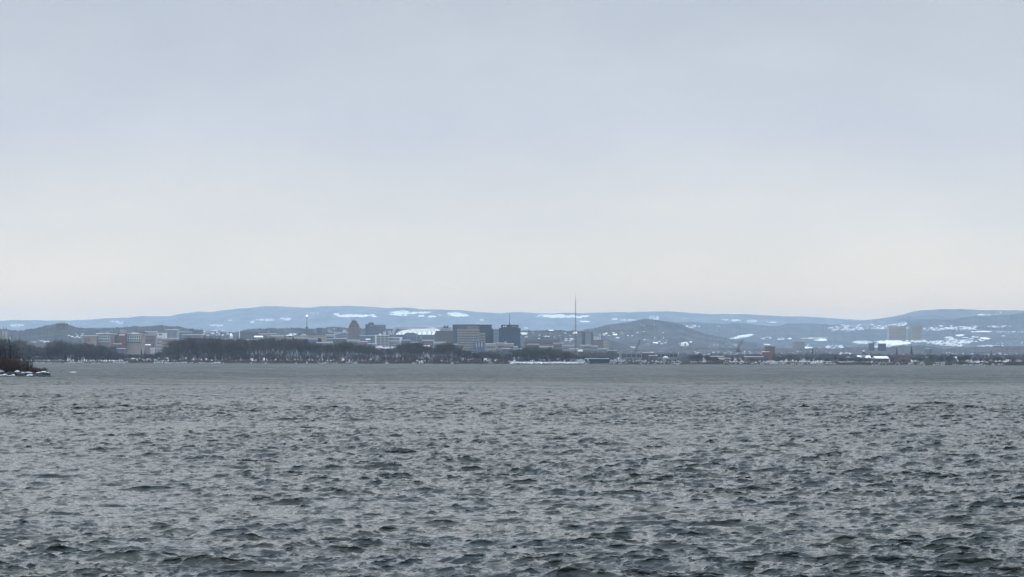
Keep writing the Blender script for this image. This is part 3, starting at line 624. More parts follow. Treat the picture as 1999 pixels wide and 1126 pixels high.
def boom_crane(pa, pb, D, col, label, w=0.8, cab=True):
    a = P(pa[0], pa[1], D); b_ = P(pb[0], pb[1], D)
    o = empty('crane', tuple(a), label, 'crane')
    d = Vector(b_) - Vector(a); m = MB(); n = 14; u = d.normalized(); side = Vector((0, 1, 0)); up = u.cross(side).normalized()
    for s in (-1, 1):
        for q in (-1, 1):
            m.bar(up * s * w * .4 + side * q * w * .4, d + up * s * w * .2 + side * q * w * .2, .14 * w)
    for i in range(n):
        s = 1 if i % 2 else -1; t0, t1 = i / n, (i + 1) / n
        for q in (-1, 1):
            m.bar(d * t0 + up * s * w * .5 + side * q * w * .5, d * t1 - up * s * w * .4 + side * q * w * .5, .10)
    m.build('boom', wm(col), o)
    if cab:
        MB().box(-2.4, 1.6, -1.5, 1.5, -3.2, -.3).build('cab', wm('slate'), o)
        tr = MB()
        for y in (-1.8, 1.1): tr.prism([(-3, -4.6), (3, -4.6), (3.5, -4.0), (3, -3.3), (-3, -3.3), (-3.5, -4.0)], y, y + .7)
        tr.build('tracks', wm('dark'), o)
        MB().bar(d, (d[0] + .05, d[1], max(d[2] * .35, 0)), .06).build('hoist_line', wm('dark'), o)
boom_crane((703.5, 662), (692.5, 636), 3300, 'rose', 'thin reddish crane boom slanting up in front of the stepped tower', .8, False)
b = building('tall grey slab hotel with a raised block on its roof behind the striped offices', 'building', 719.5, 752, 634.5, 4400, 'bluegrey', depth=18, wins=(11, 6, .04, .97, .45, .95), win_w=.45, roof='slate',
             penthouse=[(718.6, 729, 629.3, 'slate'), (744, 752, 633.6, 'slate')])
MB().bar((-9.5, 6, b['_h']), (-9.5, 6, b['_h'] + 9), .2, .1).build('aerial', M_STEEL, b)
b = building('stepped lower wing adjoining the tall grey slab', 'building', 713, 719.3, 633.6, 4410, 'slate', depth=14, roof='slate')
b = building('dim blue block with snowy ledge below the tall grey slab', 'building', 703, 731, 655, 4000, 'bluegrey', depth=14, wins=(9, 4, .03, .97, .6, .95))
b = building('white gabled roof building among trees under the dim blue block', 'building', 714, 722, 662.5, 3400, 'grey', depth=10, gable=True)
# striped white offices
b = building('white office block with seven ribbon windows and a broad white pier', 'building', 732, 758.5, 654.6, 3200, 'pale', depth=20, bands=(8, .14, .98, .42, .985, .5), win_mat=wm('slate'),
             penthouse=[(747.5, 751.8, 646.5, 'pale'), (739, 744, 651, 'white')])
sub(b, 'pier', 732, 734.6, 655, 700, 'white'); sub(b, 'pier', 742.2, 743.6, 655, 700, 'pale'); sub(b, 'pier', 750.5, 751.8, 655, 680, 'pale')
b = building('lower white office wing with a dark ribbon and a white end pier', 'building', 757.5, 783.8, 659, 3210, 'pale', depth=20, bands=(5, .0, .84, .42, .82, .45), win_mat=wm('slate'), penthouse=[(757.6, 762, 645.5, 'pale'), (760, 768, 653, 'grey')])
sub(b, 'fascia', 758, 780, 660.6, 662.6, 'slate'); sub(b, 'end_pier', 780.2, 783.8, 659, 667.5, 'white')
b = building('faint flat-topped block wedged between offices and the stadium', 'building', 765, 790, 656, 3700, 'bluegrey', depth=16, wins=(8, 4, .03, .97, .5, .95), roof='bluegrey')

# --- stadium
def stadium():
    D = 4350; k = D / F; xc = 822; z0 = wz(xc, 664, D); Z = lambda y: wz(xc, y, D) - z0; X = lambda x: (x - xc) * k
    o = empty('stadium', (wx(xc, D), D, z0), 'large white domed stadium roof ringed by a pale oval truss', 'stadium')
    MB().lathe([(50 * k, -14), (50 * k, Z(653.2))], (X(824), 56 * k, 0), 40).build('stand', wm('bluegrey'), o)
    # crown truss ring, tilted up at the far side a little by perspective height
    R = 58 * k; n = 56; cy = 64 * k
    for nm, dz, r in (('upper_ring', Z(637.8), .7), ('lower_ring', Z(640.6), .5)):
        m = MB()
        for i in range(n):
            a0, a1 = 2 * math.pi * i / n, 2 * math.pi * (i + 1) / n
            f = lambda a: (X(826) + R * math.cos(a), cy + R * .8 * math.sin(a), dz + 0.5 * math.sin(a))
            m.bar(f(a0), f(a1), r)
        m.build(nm, wm('pale'), o)
    # sloping corner legs
    for x0, x1 in ((761.5, 768.5), (765.5, 770.5), (884, 881)): MB().bar((X(x0), 20, Z(655)), (X(x1), 26, Z(640.5)), .9, .7).build('leg', wm('pale'), o)
    # grey inner shell and white roof
    MB().lathe([(54 * k, Z(648)), (50 * k, Z(641)), (44 * k, Z(640.2))], (X(826), 100 * k, 0), 40).build('shell', wm('grey'), o)
    pts = [(772.5, 653), (773, 651), (779, 647.2), (786, 644.6), (795, 643), (805, 641.6), (815, 641), (830, 640.2), (840, 638.8), (847, 638.6), (850, 640.5), (855, 642.6), (858, 643.5), (857, 646), (853, 647.5), (850.5, 650), (849, 653)]
    V = []; 
    for x, y in pts: V.append((X(x), Z(y)))
    rf = MB()
    # faceted roof: front outline at the rim, drawn back and raised towards the crown
    n_ = len(V); vs = [(x, 2.0 + (Z(653) - 0) * 0 + (z - Z(653)) * 2.2, z) for x, z in V] + [(x * .9 + X(822) * .1, 60 + (z - Z(653)) * 1.5, z + .4) for x, z in V]
    fs = [(i, i + 1, n_ + i + 1, n_ + i) for i in range(n_ - 1)] + [tuple(range(n_))[::-1]]
    rf.add(vs, fs).build('roof', mat('roof_membrane', (0.80, 0.80, 0.78), .6, .04, .05), o)
    tr = MB(); top = lambda x: np.interp(x, [p[0] for p in pts[:11]], [p[1] for p in pts[:11]])
    xs = [776, 784, 794, 805, 814, 823, 833, 842, 850]
    for i in range(len(xs) - 1):
        xa, xb = xs[i], xs[i + 1]; ya, yb = float(top(xa)) + .4, float(top(xb)) + .4; f_ = lambda x, y: (X(x), 1.2 + (Z(y) - Z(653)) * 2.2, Z(y))
        tr.bar(f_(xa, 652.4), f_(xa, ya), .22)
        tr.bar(f_(xa, 652.4), f_((xa + xb) / 2, yb), .22); tr.bar(f_((xa + xb) / 2, yb), f_(xb, 652.4), .22)
    tr.build('truss', wm('rose'), o)
    MB().lathe([(8.5 * k, Z(638.4)), (6.5 * k, Z(637.2)), (.3, Z(636.8))], (X(836), 40, 0), 16).build('vent_cap', wm('white'), o)
stadium()
b = building('dark blue-grey hip-roofed block in front of the white stadium roof', 'building', 789, 813, 652.2, 3600, 'bluegrey', depth=20, wins=(8, 4, .04, .96, .55, .9), roof='slate')
MB().prism([(-b['_w'] / 2, b['_h'] + .8), (b['_w'] / 2, b['_h'] + .8), (b['_w'] / 2 - 4, b['_h'] + 2.2), (-b['_w'] / 2 + 4, b['_h'] + 2.2)], 1, 18).build('hip_roof', wm('slate'), b)
b = building('broad dim blue block right below the stadium', 'building', 813.5, 851, 653.6, 3700, 'bluegrey', depth=24, wins=(11, 4, .03, .97, .5, .92), win_w=.45, roof='bluegrey')
sub(b, 'plant_box', 820, 823.5, 655, 661, 'lightgrey')
b = building('rose-tan brick building with a stepped roof behind the tall bare trees', 'building', 824, 846, 664.5, 3000, 'rose', depth=14, wins=(6, 3, .05, .95, .55, .95), win_w=.4, penthouse=[(829, 845, 661.5, 'rose')])
b = building('white snow-roofed shed cluster building among tall bare trees', 'building', 826, 838, 676, 2600, 'pale', depth=12, gable=True, group=None)
b = building('round-shouldered brown-grey block beside the pair of dark towers', 'building', 850.5, 884, 646.2, 3450, 'brown', depth=24, wins=(10, 8, .04, .96, .35, .95), win_w=.4, win_h=.35, roof='brown')
MB().prism([(-b['_w'] / 2 - 2.2, b['_h'] - 5), (-b['_w'] / 2 - .02, b['_h'] - 8), (-b['_w'] / 2 - .02, b['_h'] - .2)], 1, 20).build('shoulder', wm('brown'), b)
# rooftop sign block
def roof_sign():
    D = 3500; k = D / F; px = 870; z0 = wz(px, 645.9, D); X = lambda x: (x - px) * k; Z = lambda y: wz(px, y, D) - z0
    o = empty('rooftop_sign', (wx(px, D), D + 6, z0), 'dark blue letter sign standing on the roof beside the stadium', 'sign')
    fr = MB()
    for x in (862.5, 866, 870, 874, 878): fr.bar((X(x), .6, 0), (X(x), .6, Z(639.8)), .25)
    fr.bar((X(860), .6, Z(642.5)), (X(882), .6, Z(642.5)), .5); fr.bar((X(860), .6, Z(640.2)), (X(882), .6, Z(640.2)), .3)
    fr.build('frame', wm('lightgrey'), o)
    z1, z2, z3 = Z(639.7), Z(635.6), Z(634.2); s = .55
    MB().bar((X(864.4), 0, z1), (X(867.3), 0, z2), s).bar((X(867.3), 0, z2), (X(869), 0, z1), s).bar((X(865.6), 0, Z(638.3)), (X(868.4), 0, Z(638.3)), s * .8).build('letter', wm('navy'), o)
    MB().bar((X(869.7), 0, z2), (X(869.7), 0, z1), s).bar((X(872.6), 0, z2), (X(872.6), 0, z1), s).bar((X(869.7), 0, z1), (X(872.6), 0, z1), s).build('letter', wm('navy'), o)
    MB().bar((X(874.2), 0, z3), (X(874.2), 0, z1), s).build('letter', wm('navy'), o)
roof_sign()

# --- the two dark towers
D2 = 3250
b = building('wide dark grey tower slab rising behind the tan striped office block', 'tower', 883.4, 936, 634, D2 + 60, 'slate', depth=25, name='office_tower', roof='dark', bands=(9, .02, .20, .45, .97, .30), win_mat=wm('darkglass'),
             penthouse=[(904, 936, 632.9, 'dark')])
sub(b, 'plant_screen', 911.5, 935, 635.6, 643.2, 'rose', 3, 3)
b = building('tan office block with ten ribbon windows and a thin vertical joint', 'building', 893, 935.4, 643.3, D2, 'tan', depth=22, roof='beige', bands=(10, .02, .985, .12, .985, .40), win_mat=wm('slate'))
sub(b, 'joint', 923.2, 924.0, 643.6, 677, 'beige', .5, .5)
b = building('lower tan office wing with ribbon windows joined to the ten-ribbon block', 'building', 935.6, 947, 650.3, D2 + 5, 'tan', depth=20, roof='beige', bands=(8, .05, .95, .14, .97, .42), win_mat=wm('slate'))
b = building('narrow blue glass entrance bay with white mullions at the foot of the tan offices', 'building', 928, 943.5, 667.5, D2 - 12, 'darkglass', depth=10, roof='lightgrey', win_mat=mat('sky_glass', (.09, .16, .23), .3, .1), wins=(5, 1, .0, 1, .1, .95), win_w=.5, win_h=.95)
for x in (929, 934.5, 940): sub(b, 'mullion', x, x + 1.0, 668, 677, 'white')
b = building('dark blue glass tower attached to the tan offices, stepped at its right shoulder', 'tower', 936.2, 959.6, 634.2, D2 + 30, 'darkglass', depth=25, name='office_tower', roof='dark', bands=(14, .01, .99, .2, .97, .22), win_mat=wm('slate'))
wing(b, 'shoulder', 959.65, 962.6, 641.4, 700, 'darkglass')
b = building('faint pale-blue block seen in the gap between the two dark towers', 'building', 962.5, 974.5, 643, 4300, 'bluegrey', depth=20, wins=(5, 6, .05, .95, .2, .95), win_mat=wm('lightgrey'), win_h=.3, roof='bluegrey')
b = building('isolated dark blue glass tower with a roof mast and stepped top', 'tower', 974, 1016, 641, D2 + 20, 'darkglass', depth=26, name='office_tower', roof='dark', bands=(13, .01, .99, .1, .98, .16), win_mat=wm('slate'))
k = b['_k']; xc = b['_xc']; H = b['_h']
MB().box((978 - xc) * k, (1012 - xc) * k, 1, 22, H + .9, H + 7.2 * k).build('upper_storey', wm('darkglass'), b)
sub(b, 'roof_sign', 998, 1009, 635.6, 638, '', -.85, .1, matl=wm('bluegrey'))
for x0, x1 in ((982.2, 983.6), (985.3, 986.6), (987.2, 988.3)): sub(b, 'sign_letter', x0, x1, 635.7, 638.2, '', -.8, .15, matl=mat('white_letter', (.85, .85, .85), .5, 0))
ms_ = MB().bar(((994.5 - xc) * k, 10, H + 7.2 * k), ((994.5 - xc) * k, 10, H + (641 - 630) * k), .9, .9, 6).bar(((994.5 - xc) * k, 10, H + 11 * k), ((994.5 - xc) * k, 10, H + (641 - 611.5) * k), .45, .25, 6)
ms_.build('mast', M_STEEL, b)
# low ones in front
lows = [
 ('beige low block with pale cornice right of the blue glass entrance', 947.5, 968, 671, 3000, 'beige', dict(wins=(6, 2, .05, .95, .4, .9))),
 ('cream low school-like building in front of the isolated dark tower', 970, 986, 669.5, 3020, 'beige', dict(wins=(5, 2, .05, .95, .4, .9))),
 ('small cream block with a brick chimney box before the isolated dark tower', 985, 1003, 671, 2980, 'tan', dict(wins=(6, 2, .05, .95, .4, .9), penthouse=[(985.5, 989, 665.5, 'lightgrey')])),
 ('snowy low roof at the foot of the isolated dark tower', 980, 996, 680.5, 2750, 'slate', {}),
 ('grey low block just right of the isolated dark tower base', 1003, 1011, 676.5, 2900, 'lightgrey', {}),
 ('long flat grey-brown civic building with a thin pale roof line', 1024, 1090, 662.3, 3600, 'brown', dict(bands=(2, .02, .98, .5, .9, .3), roof='lightgrey', penthouse=[(1055, 1075, 658.6, 'slate')])),
 ('darker short wing ending the long flat civic building', 1078, 1092, 661.4, 3620, 'slate', dict(roof='slate')),
 ('pale low office with small windows under the radio mast', 1098, 1122, 674, 3050, 'lightgrey', dict(wins=(8, 2, .03, .97, .45, .9))),
 ('cream two-storey block behind the white billboard', 1112, 1128, 681, 2750, 'beige', dict(wins=(5, 2, .05, .95, .3, .9))),
 ('tan low block under the gridded apartment tower', 1134, 1154, 674, 3000, 'tan', dict(wins=(7, 3, .04, .96, .3, .95))),
 ('pale low block with a lighter facade panel east of the billboard', 1152, 1167, 675.5, 3010, 'lightgrey', dict(wins=(5, 3, .05, .95, .3, .95))),
]
for L, x0, x1, y, D, w, kw in lows: building(L, 'building', x0, x1, y, D, w, depth=16, **kw)
b = building('gridded apartment tower with a dark recessed centre strip', 'tower', 1127, 1157.5, 648.6, 3700, 'grey', depth=18, name='apartment_tower', roof='slate', penthouse=[(1140, 1151, 646.2, 'lightgrey')])
sub(b, 'dark_core', 1136, 1142.2, 648.7, 676, 'slate', .5, .4); sub(b, 'dark_core', 1154.2, 1157.4, 648.7, 676, 'slate', .5, .4)
for xa in (1128, 1143.4):
    for i in range(5 if xa < 1140 else 6):
        for j in range(10):
            sub(b, 'balcony', xa + i * 1.75, xa + i * 1.75 + 1.1, 650 + j * 2.45, 650 + j * 2.45 + 1.3, 'pale', .4, .3)
for x in (1143, 1146, 1149.5): MB().bar(((x - b['_xc']) * b['_k'], 8, b['_h'] + 1.8), ((x - b['_xc']) * b['_k'], 8, b['_h'] + 5), .2, .12).build('aerial', M_STEEL, b)
b = building('brown ribbed tower crowned by pale vertical fins', 'tower', 1158.5, 1178, 664.5, 3500, 'brown', depth=16, name='office_tower', roof='brown', fins=(9, .35, 'lightgrey'))
kk = b['_k']
MB().box((1159 - b['_xc']) * kk, (1173.5 - b['_xc']) * kk, 1, 14, b['_h'] + .9, b['_h'] + 8.6 * kk).build('crown', wm('tan'), b)
for i in range(5): sub(b, 'crown_fin', 1159.6 + i * 2.9, 1160.9 + i * 2.9, 656.6, 663.4, '', -.4, .5, matl=wm('white'))
b = building('plain beige block with one row of small windows right of the fin-crowned tower', 'building', 1178.3, 1188, 664, 3550, 'beige', depth=14, wins=(3, 4, .1, .9, .3, .9), win_w=.35, win_h=.3, roof='beige')

# --- radio mast
def lattice_mast():
    D = 2700; k = D / F; px = 1123.3; z0 = gz(D); o = empty('radio_mast', (wx(px, D), D, z0), 'very tall slender lattice radio mast rising above the hills', 'radio mast')
    zt = wz(px, 590, D) - z0; zz = wz(px, 574, D) - z0; m = MB(); n = 34; w = lambda t: 1.05 * (1 - .35 * t)
    zs = [zt * i / n for i in range(n + 1)]
    for i in range(n):
        a = w(i / n) / 2; b_ = w((i + 1) / n) / 2
        c0 = [(-a, -a, zs[i]), (a, -a, zs[i]), (a, a, zs[i]), (-a, a, zs[i])]; c1 = [(-b_, -b_, zs[i + 1]), (b_, -b_, zs[i + 1]), (b_, b_, zs[i + 1]), (-b_, b_, zs[i + 1])]
        for q in range(4): m.bar(c0[q], c1[q], .12); m.bar(c0[q], c1[(q + 1) % 4], .07)
    m.build('lattice', mat('mast_paint', (0.09, 0.07, 0.075), .6, .1), o)
    MB().bar((0, 0, zt), (0, 0, zz), .28, .05, 6).build('antenna', M_STEEL, o)
    for i in range(3):
        a = 2 * math.pi * i / 3 + .4; MB().bar((math.cos(a) * .5, math.sin(a) * .5, zt * .62), (math.cos(a) * 20, math.sin(a) * 34, 0.2), .03).build('guy_wire', M_STEEL, o)
    MB().box(-2.5, 2.5, -2, 2, 0, 2.6).build('base_hut', wm('pale'), o)
lattice_mast()
def pole(px, y0, y1, D, r, label, name='antenna_mast', col='slate'):
    z0 = wz(px, y1, D); o = empty(name, (wx(px, D), D, z0), label, 'antenna'); h = wz(px, y0, D) - z0
    MB().bar((0, 0, -3), (0, 0, h * .7), r, r * .7, 6).build('pole', wm(col), o); MB().bar((0, 0, h * .7), (0, 0, h), r * .6, r * .25, 6).build('tip', wm(col), o)
    MB().box(-r * 2.2, r * 2.2, -r, r, h * .45, h * .45 + r * 3).build('dish_mount', wm(col), o)
pole(730, 593.5, 600.5, 16800, 1.0, 'short antenna mast on the far ridge line')
pole(745.5, 531, 602, 17000, .55, 'faint hair-thin tall antenna on the far ridge')
pole(701, 583, 599, 16800, .4, 'barely visible thin antenna on the far ridge above the stepped tower')

# --- tower slabs and blocks of the eastern side
b = building('wide ribbed apartment slab with pale piers before the eastern hills', 'tower', 1735, 1769.5, 637.2, 5200, 'pale', base=664, depth=22, name='apartment_tower', fins=(8, .28, 'beige'), wins=(7, 8, .06, .94, .1, .95), win_h=.3, roof='grey')
b = building('narrower ribbed apartment slab with a tan end strip before the eastern hills', 'tower', 1778.5, 1799.8, 635.6, 5200, 'pale', base=664, depth=22, name='apartment_tower', fins=(6, .28, 'beige'), wins=(5, 8, .06, .94, .1, .95), win_h=.3, roof='grey')
sub(b, 'end_strip', 1792, 1795.5, 636, 661, 'beige', .9, .3)
b = building('pale apartment block with vertical windows on the eastern slope', 'building', 1549, 1571, 666, 4150, 'lightgrey', base=682, depth=16, fins=(6, .35, 'pale'), wins=(6, 3, 0, 1, .2, .9))
b = building('tall red brick industrial tower with a stepped top near the waterside', 'tower', 1494.5, 1513, 677, 2700, 'redbrick', depth=12, name='brick_tower', roof='slate', penthouse=[(1501, 1506, 675.3, 'slate')])
b2 = building('lower red brick annex with a snowy ledge beside the red brick tower', 'building', 1489, 1501.5, 686.8, 2680, 'brick', depth=10, wins=(4, 3, .1, .9, .2, .9))
b = building('dark square block just below the big snow mound', 'building', 1717.5, 1729.8, 671, 3900, 'slate', base=686, depth=20, wins=(4, 3, .1, .9, .2, .9), roof='slate')
b = building('small dark block at the edge of the big snow mound', 'building', 1699, 1707, 670.5, 3900, 'slate', base=684, depth=18, roof='slate')
chimney(1812, 674, 684, 3600, 1.0, 'lightgrey', 'pale church-like steeple rising from the eastern tree belt')
b = building('grey block at the foot of the pale steeple', 'building', 1809, 1818, 680.5, 3650, 'bluegrey', base=690, depth=12)
b = building('long pink-roofed warehouse near the eastern shore', 'warehouse', 1744.5, 1778, 693.4, 2350, 'brick', depth=20, name='warehouse', roof='rose')
b = building('dark low warehouse with a rounded snow roof near the eastern shore', 'warehouse', 1710, 1735, 699.4, 2250, 'dark', depth=24, name='warehouse', gable=True)
b = building('long dark shed carrying a thin snow roof on the eastern shore', 'shed', 1805, 1860, 697.6, 2450, 'dark', depth=18, name='long_shed')
b = building('pale-roofed shed next to a dark tree on the eastern shore', 'shed', 1848, 1868, 699.2, 2380, 'slate', depth=14, name='long_shed', gable=True)
b = building('grey warehouse with a white sign strip below the snowy eastern roofs', 'warehouse', 1636, 1665, 697.6, 2480, 'slate', depth=20, name='warehouse')
b = building('arched dark hangar-like hall amid eastern trees', 'hall', 1612, 1634, 692, 2600, 'dark', depth=20, name='hall', roof='slate')
b = building('tan block in front of the pink warehouse trees', 'building', 1671, 1700, 698.6, 2420, 'slate', depth=18, wins=(6, 1, .05, .95, .3, .8), gable=True)
# centre-right waterfront
b = building('pale warehouse with three large dark window bays near the first crane', 'warehouse', 1211, 1253, 688.6, 2500, 'grey', depth=22, roof='lightgrey', name='warehouse', wins=(4, 1, .05, .98, .45, .92), win_w=.85, win_h=.8, penthouse=[(1212.5, 1214.5, 686.2, 'pale'), (1232.5, 1234.5, 686, 'pale'), (1247.5, 1250, 686.4, 'pale')])
b = building('brown brick works between the two pale warehouses', 'building', 1253.2, 1281, 689, 2520, 'brick', depth=20, wins=(7, 2, .05, .95, .4, .9), win_w=.4, win_h=.35)
b = building('pale warehouse with five dark bays and a round tank in front', 'warehouse', 1281.5, 1323.5, 688.4, 2500, 'grey', depth=22, roof='lightgrey', name='warehouse', wins=(5, 1, .03, .98, .5, .9), win_w=.85, win_h=.75, penthouse=[(1288, 1290, 686.4, 'pale'), (1295, 1297, 686, 'pale'), (1308, 1310, 686.3, 'pale')])
b = building('grey-green brick wing linking to the warehouse with five bays', 'building', 1268, 1284, 694, 2460, 'brown', depth=12, wins=(4, 1, .1, .9, .3, .8))
def tank(px0, px1, yt, D, label):
    k = D / F; r = (px1 - px0) / 2 * k; px = (px0 + px1) / 2; z0 = gz(D); h = wz(px, yt + 2, D) - z0
    o = empty('storage_tank', (wx(px, D), D, z0), label, 'tank')
    MB().lathe([(r, 0), (r, h)], n=24).build('shell', wm('lightgrey'), o); MB().lathe([(r, h + .01), (r * .7, h + .7), (.1, h + 1.1)], n=24).build('lid', M_SNOW, o)
tank(1294, 1305, 695.5, 2420, 'round tank with a snowy lid before the five-bay warehouse')
def curved_shed():
    D = 2450; k = D / F; xc = 1356; z0 = gz(D); Z = lambda y: wz(xc, y, D) - z0; X = lambda x: (x - xc) * k
    o = empty('silo_building', (wx(xc, D), D, z0), 'tan building with a quarter-round white roof and a slim flue', 'building')
    MB().box(X(1351.6), X(1356), 0, 10, -1, Z(686.6)).build('wall', wm('tan'), o)
    pts = [(X(1356.02), -1), (X(1361.5), -1), (X(1361.5), Z(692)), (X(1361), Z(689.5)), (X(1359.5), Z(687.5)), (X(1357.6), Z(686.8)), (X(1356.02), Z(686.6))]
    MB().prism(pts, 0, 10).build('curved_bay', wm('pale'), o)
    MB().prism([(x, z + .05) for x, z in pts[2:]] + [(X(1356.02), Z(686.0)), (X(1358), Z(686.1)), (X(1360.4), Z(687)), (X(1362), Z(689.4)), (X(1362.3), Z(692))], -.3, 10.3).build('roof', M_SNOW, o)
    MB().box(X(1349.2), X(1350.6), 2, 4, -1, Z(683.6)).build('flue', wm('lightgrey'), o)
curved_shed()
b = building('small bright white flat-roofed box by the tan quarter-round building', 'building', 1372.5, 1384, 693, 2400, 'white', depth=8)
b = building('long low grey shed with broken snow roof, reaching to the white box', 'shed', 1329, 1372, 695.2, 2380, 'slate', depth=16, name='long_shed', roof='grey')
b = building('long low olive-grey shed continuing east of the white box', 'shed', 1384.5, 1412, 695.6, 2390, 'grey', depth=16, name='long_shed', wins=(8, 1, .03, .97, .3, .7))
b = building('brown row of garages half hidden by bare trees near the second crane', 'building', 1455, 1490, 696.5, 2380, 'brown', depth=12, wins=(7, 1, .05, .95, .3, .8))
b = building('snow-roofed low block under the first eastern crane, by scattered sheds', 'building', 1394, 1424, 699.6, 2300, 'brown', depth=12)
b = building('small pale kiosk just behind the frozen shoreline bushes', 'kiosk', 1406, 1413, 701.5, 2200, 'pale', depth=5, name='kiosk')
boom_crane((1240.5, 686.5), (1249.3, 663.5), 2850, 'slate', 'dark crane boom leaning up above the three-bay pale warehouse', 2.4)
boom_crane((1441.2, 679.5), (1449.2, 663.5), 3200, 'slate', 'smaller dark crane boom by the snowy slope', 2.2)

def billboard(x0, x1, y0, y1, D, label, red_base=True):
    k = D / F; xc = (x0 + x1) / 2; z0 = gz(D); Z = lambda y: wz(xc, y, D) - z0
    o = empty('billboard', (wx(xc, D), D, z0), label, 'billboard'); w = (x1 - x0) / 2 * k
    MB().box(-w, w, 0, .5, Z(y1), Z(y0)).build('panel', mat('white_panel', (.88, .88, .88), .5, 0), o)
    MB().box(-w - .3, w + .3, -.1, .6, Z(y1 + 1.6), Z(y1) - .01).build('red_skirt', wm('redbrick'), o)
    for x in (-w * .6, w * .6): MB().bar((x, .3, -1), (x, .3, Z(y1 + 1.6)), .3).build('post', wm('dark'), o)
billboard(1128, 1137.6, 682, 686, 2550, 'bright white billboard with a red lower edge below the apartment tower')
billboard(1683.6, 1688.5, 683.6, 686, 2600, 'small tilted white and red sign standing in the eastern trees')

# --- dark shoreline hall
def shore_hall():
    D = 2012; k = D / F; xc = 1166; z0 = 0.2; Z = lambda y: wz(xc, y, D) - z0; X = lambda x: (x - xc) * k
    o = empty('boathouse', (wx(xc, D), D, z0), 'long dark blue waterside hall with a white roof edge and flared top', 'boathouse')
    MB().prism([(X(1144.5), -.6), (X(1188), -.6), (X(1191), Z(702.5)), (X(1189), Z(700.4)), (X(1142.3), Z(700.4)), (X(1141.5), Z(704))], 0, 14).build('wall', wm('navy'), o)
    MB().box(X(1142), X(1189), -.5, 14.5, Z(700.4) + .01, Z(699.3)).build('roof', M_SNOW, o)
    for x0, x1 in ((1143.5, 1150.5), (1160, 1162), (1165, 1167)): MB().box(X(x0), X(x1), -.25, -.02, Z(709.8), Z(708)).build('panel', wm('white' if x0 < 1150 else 'lightgrey'), o)
    for i in range(8): MB().box(X(1152 + i * 4.4), X(1154 + i * 4.4), -.12, .02, Z(707), Z(704.4)).build('window', wm('dark'), o)
shore_hall()

# --- boats and vehicles by the water's edge
def boat(px0, px1, yt, D, label, cabin=True, group=None):
    k = D / F; L = (px1 - px0) * k; H = 711.5 - yt; H = H * k
    px = (px0 + px1) / 2
    o = empty('boat', (wx(px, D), D, 0.55), label, 'boat', group)
    hb = MB(); n = 8; secs = []
    for i in range(n + 1):
        t = i / n; x = -L / 2 + L * t; w = L * .17 * math.sin(math.pi * min(1, .35 + .65 * (1 - t) ** .6 * 1.0)) if t > .0 else L * .13
        w = L * .16 * (1 - t ** 3); w = max(w, .05); sh = H * .36 * (1 + .35 * t * t)
        secs.append([(x, -w, sh), (x, -w * .75, sh * .35), (x, 0, 0), (x, w * .75, sh * .35), (x, w, sh)])
    vs = [p for s in secs for p in s]; fs = []
    for i in range(n):
        for j in range(4): fs.append((i * 5 + j, i * 5 + j + 1, i * 5 + 6 + j, i * 5 + 5 + j))
        fs.append((i * 5, i * 5 + 5, i * 5 + 9, i * 5 + 4))
    fs.append((0, 4, 3, 2, 1)); hb.add(vs, fs).build('hull', wm('white'), o)
    if cabin:
        MB().prism([(-L * .3, H * .37), (L * .18, H * .37), (L * .08, H * .8), (-L * .25, H * .8)], -L * .1, L * .1).build('cabin', wm('white'), o)
        MB().prism([(-L * .2, H * .5), (L * .08, H * .5), (L * .04, H * .7), (-L * .18, H * .7)], -L * .1 - .04, L * .1 + .04).build('window', wm('dark'), o)
        MB().box(-L * .3, L * .12, -L * .12, L * .12, H * .82, H * .9).build('canopy', M_SNOW, o)
    else:
        MB().prism([(-L * .48, H * .36), (L * .45, H * .42), (L * .2, H * .8), (-L * .1, H), (-L * .42, H * .75)], -L * .15, L * .15).build('cover', M_SNOW, o)
    return o
boat(1582, 1595, 705.2, 1998, 'boat wrapped in a bulging white winter cover on the shore', False)
boat(1608, 1631, 705, 1998, 'white cabin boat laid up ashore beside a dark opening')
def van(px0, px1, yt, yb, D, label, col='white'):
    k = D / F; px = (px0 + px1) / 2; L = (px1 - px0) * k; z0 = wz(px, yb, D); h = (yb - yt) * k
    o = empty('van', (wx(px, D), D, z0), label, 'van')
    MB().prism([(-L / 2, h * .2), (L / 2, h * .2), (L / 2, h * .55), (L * .38, h * .95), (L * .3, h), (-L / 2, h)], 0, 2).build('body', wm(col), o)
    MB().prism([(L * .2, h * .6), (L * .43, h * .6), (L * .35, h * .88), (L * .2, h * .88)], -.04, .0).build('window', wm('dark'), o)
    for x in (-L * .3, L * .3):
        w_ = MB()
        n = 12; pts = [(x + .38 * math.cos(2 * math.pi * i / n), .38 + .38 * math.sin(2 * math.pi * i / n)) for i in range(n)]
        w_.prism(pts, -.05, 2.05).build('wheel', wm('dark'), o)
van(953.5, 961, 706.6, 710.6, 2004, 'white box van parked at the waterline below the tan offices')
van(1088, 1092, 706.4, 708.6, 2016, 'pale small van behind the long white snowbank', 'pale')
CARS = [(886, 'pale car parked near the water below the brown-grey block'), (891.5, 'second pale car parked near the water below the brown-grey block'), (681.5, 'white car glimpsed between trunks below the stepped tower'), (686.5, 'reddish-white car glimpsed beside the white one below the stepped tower'), (698.5, 'pale car alone among the trunks east of the stepped tower'),
        (822, 'white vehicle parked on the shore beneath the rose-tan brick building'), (753, 'small pale vehicle on the brown shore below the striped offices'), (1418, 'pale vehicle near the frozen shoreline bushes')]
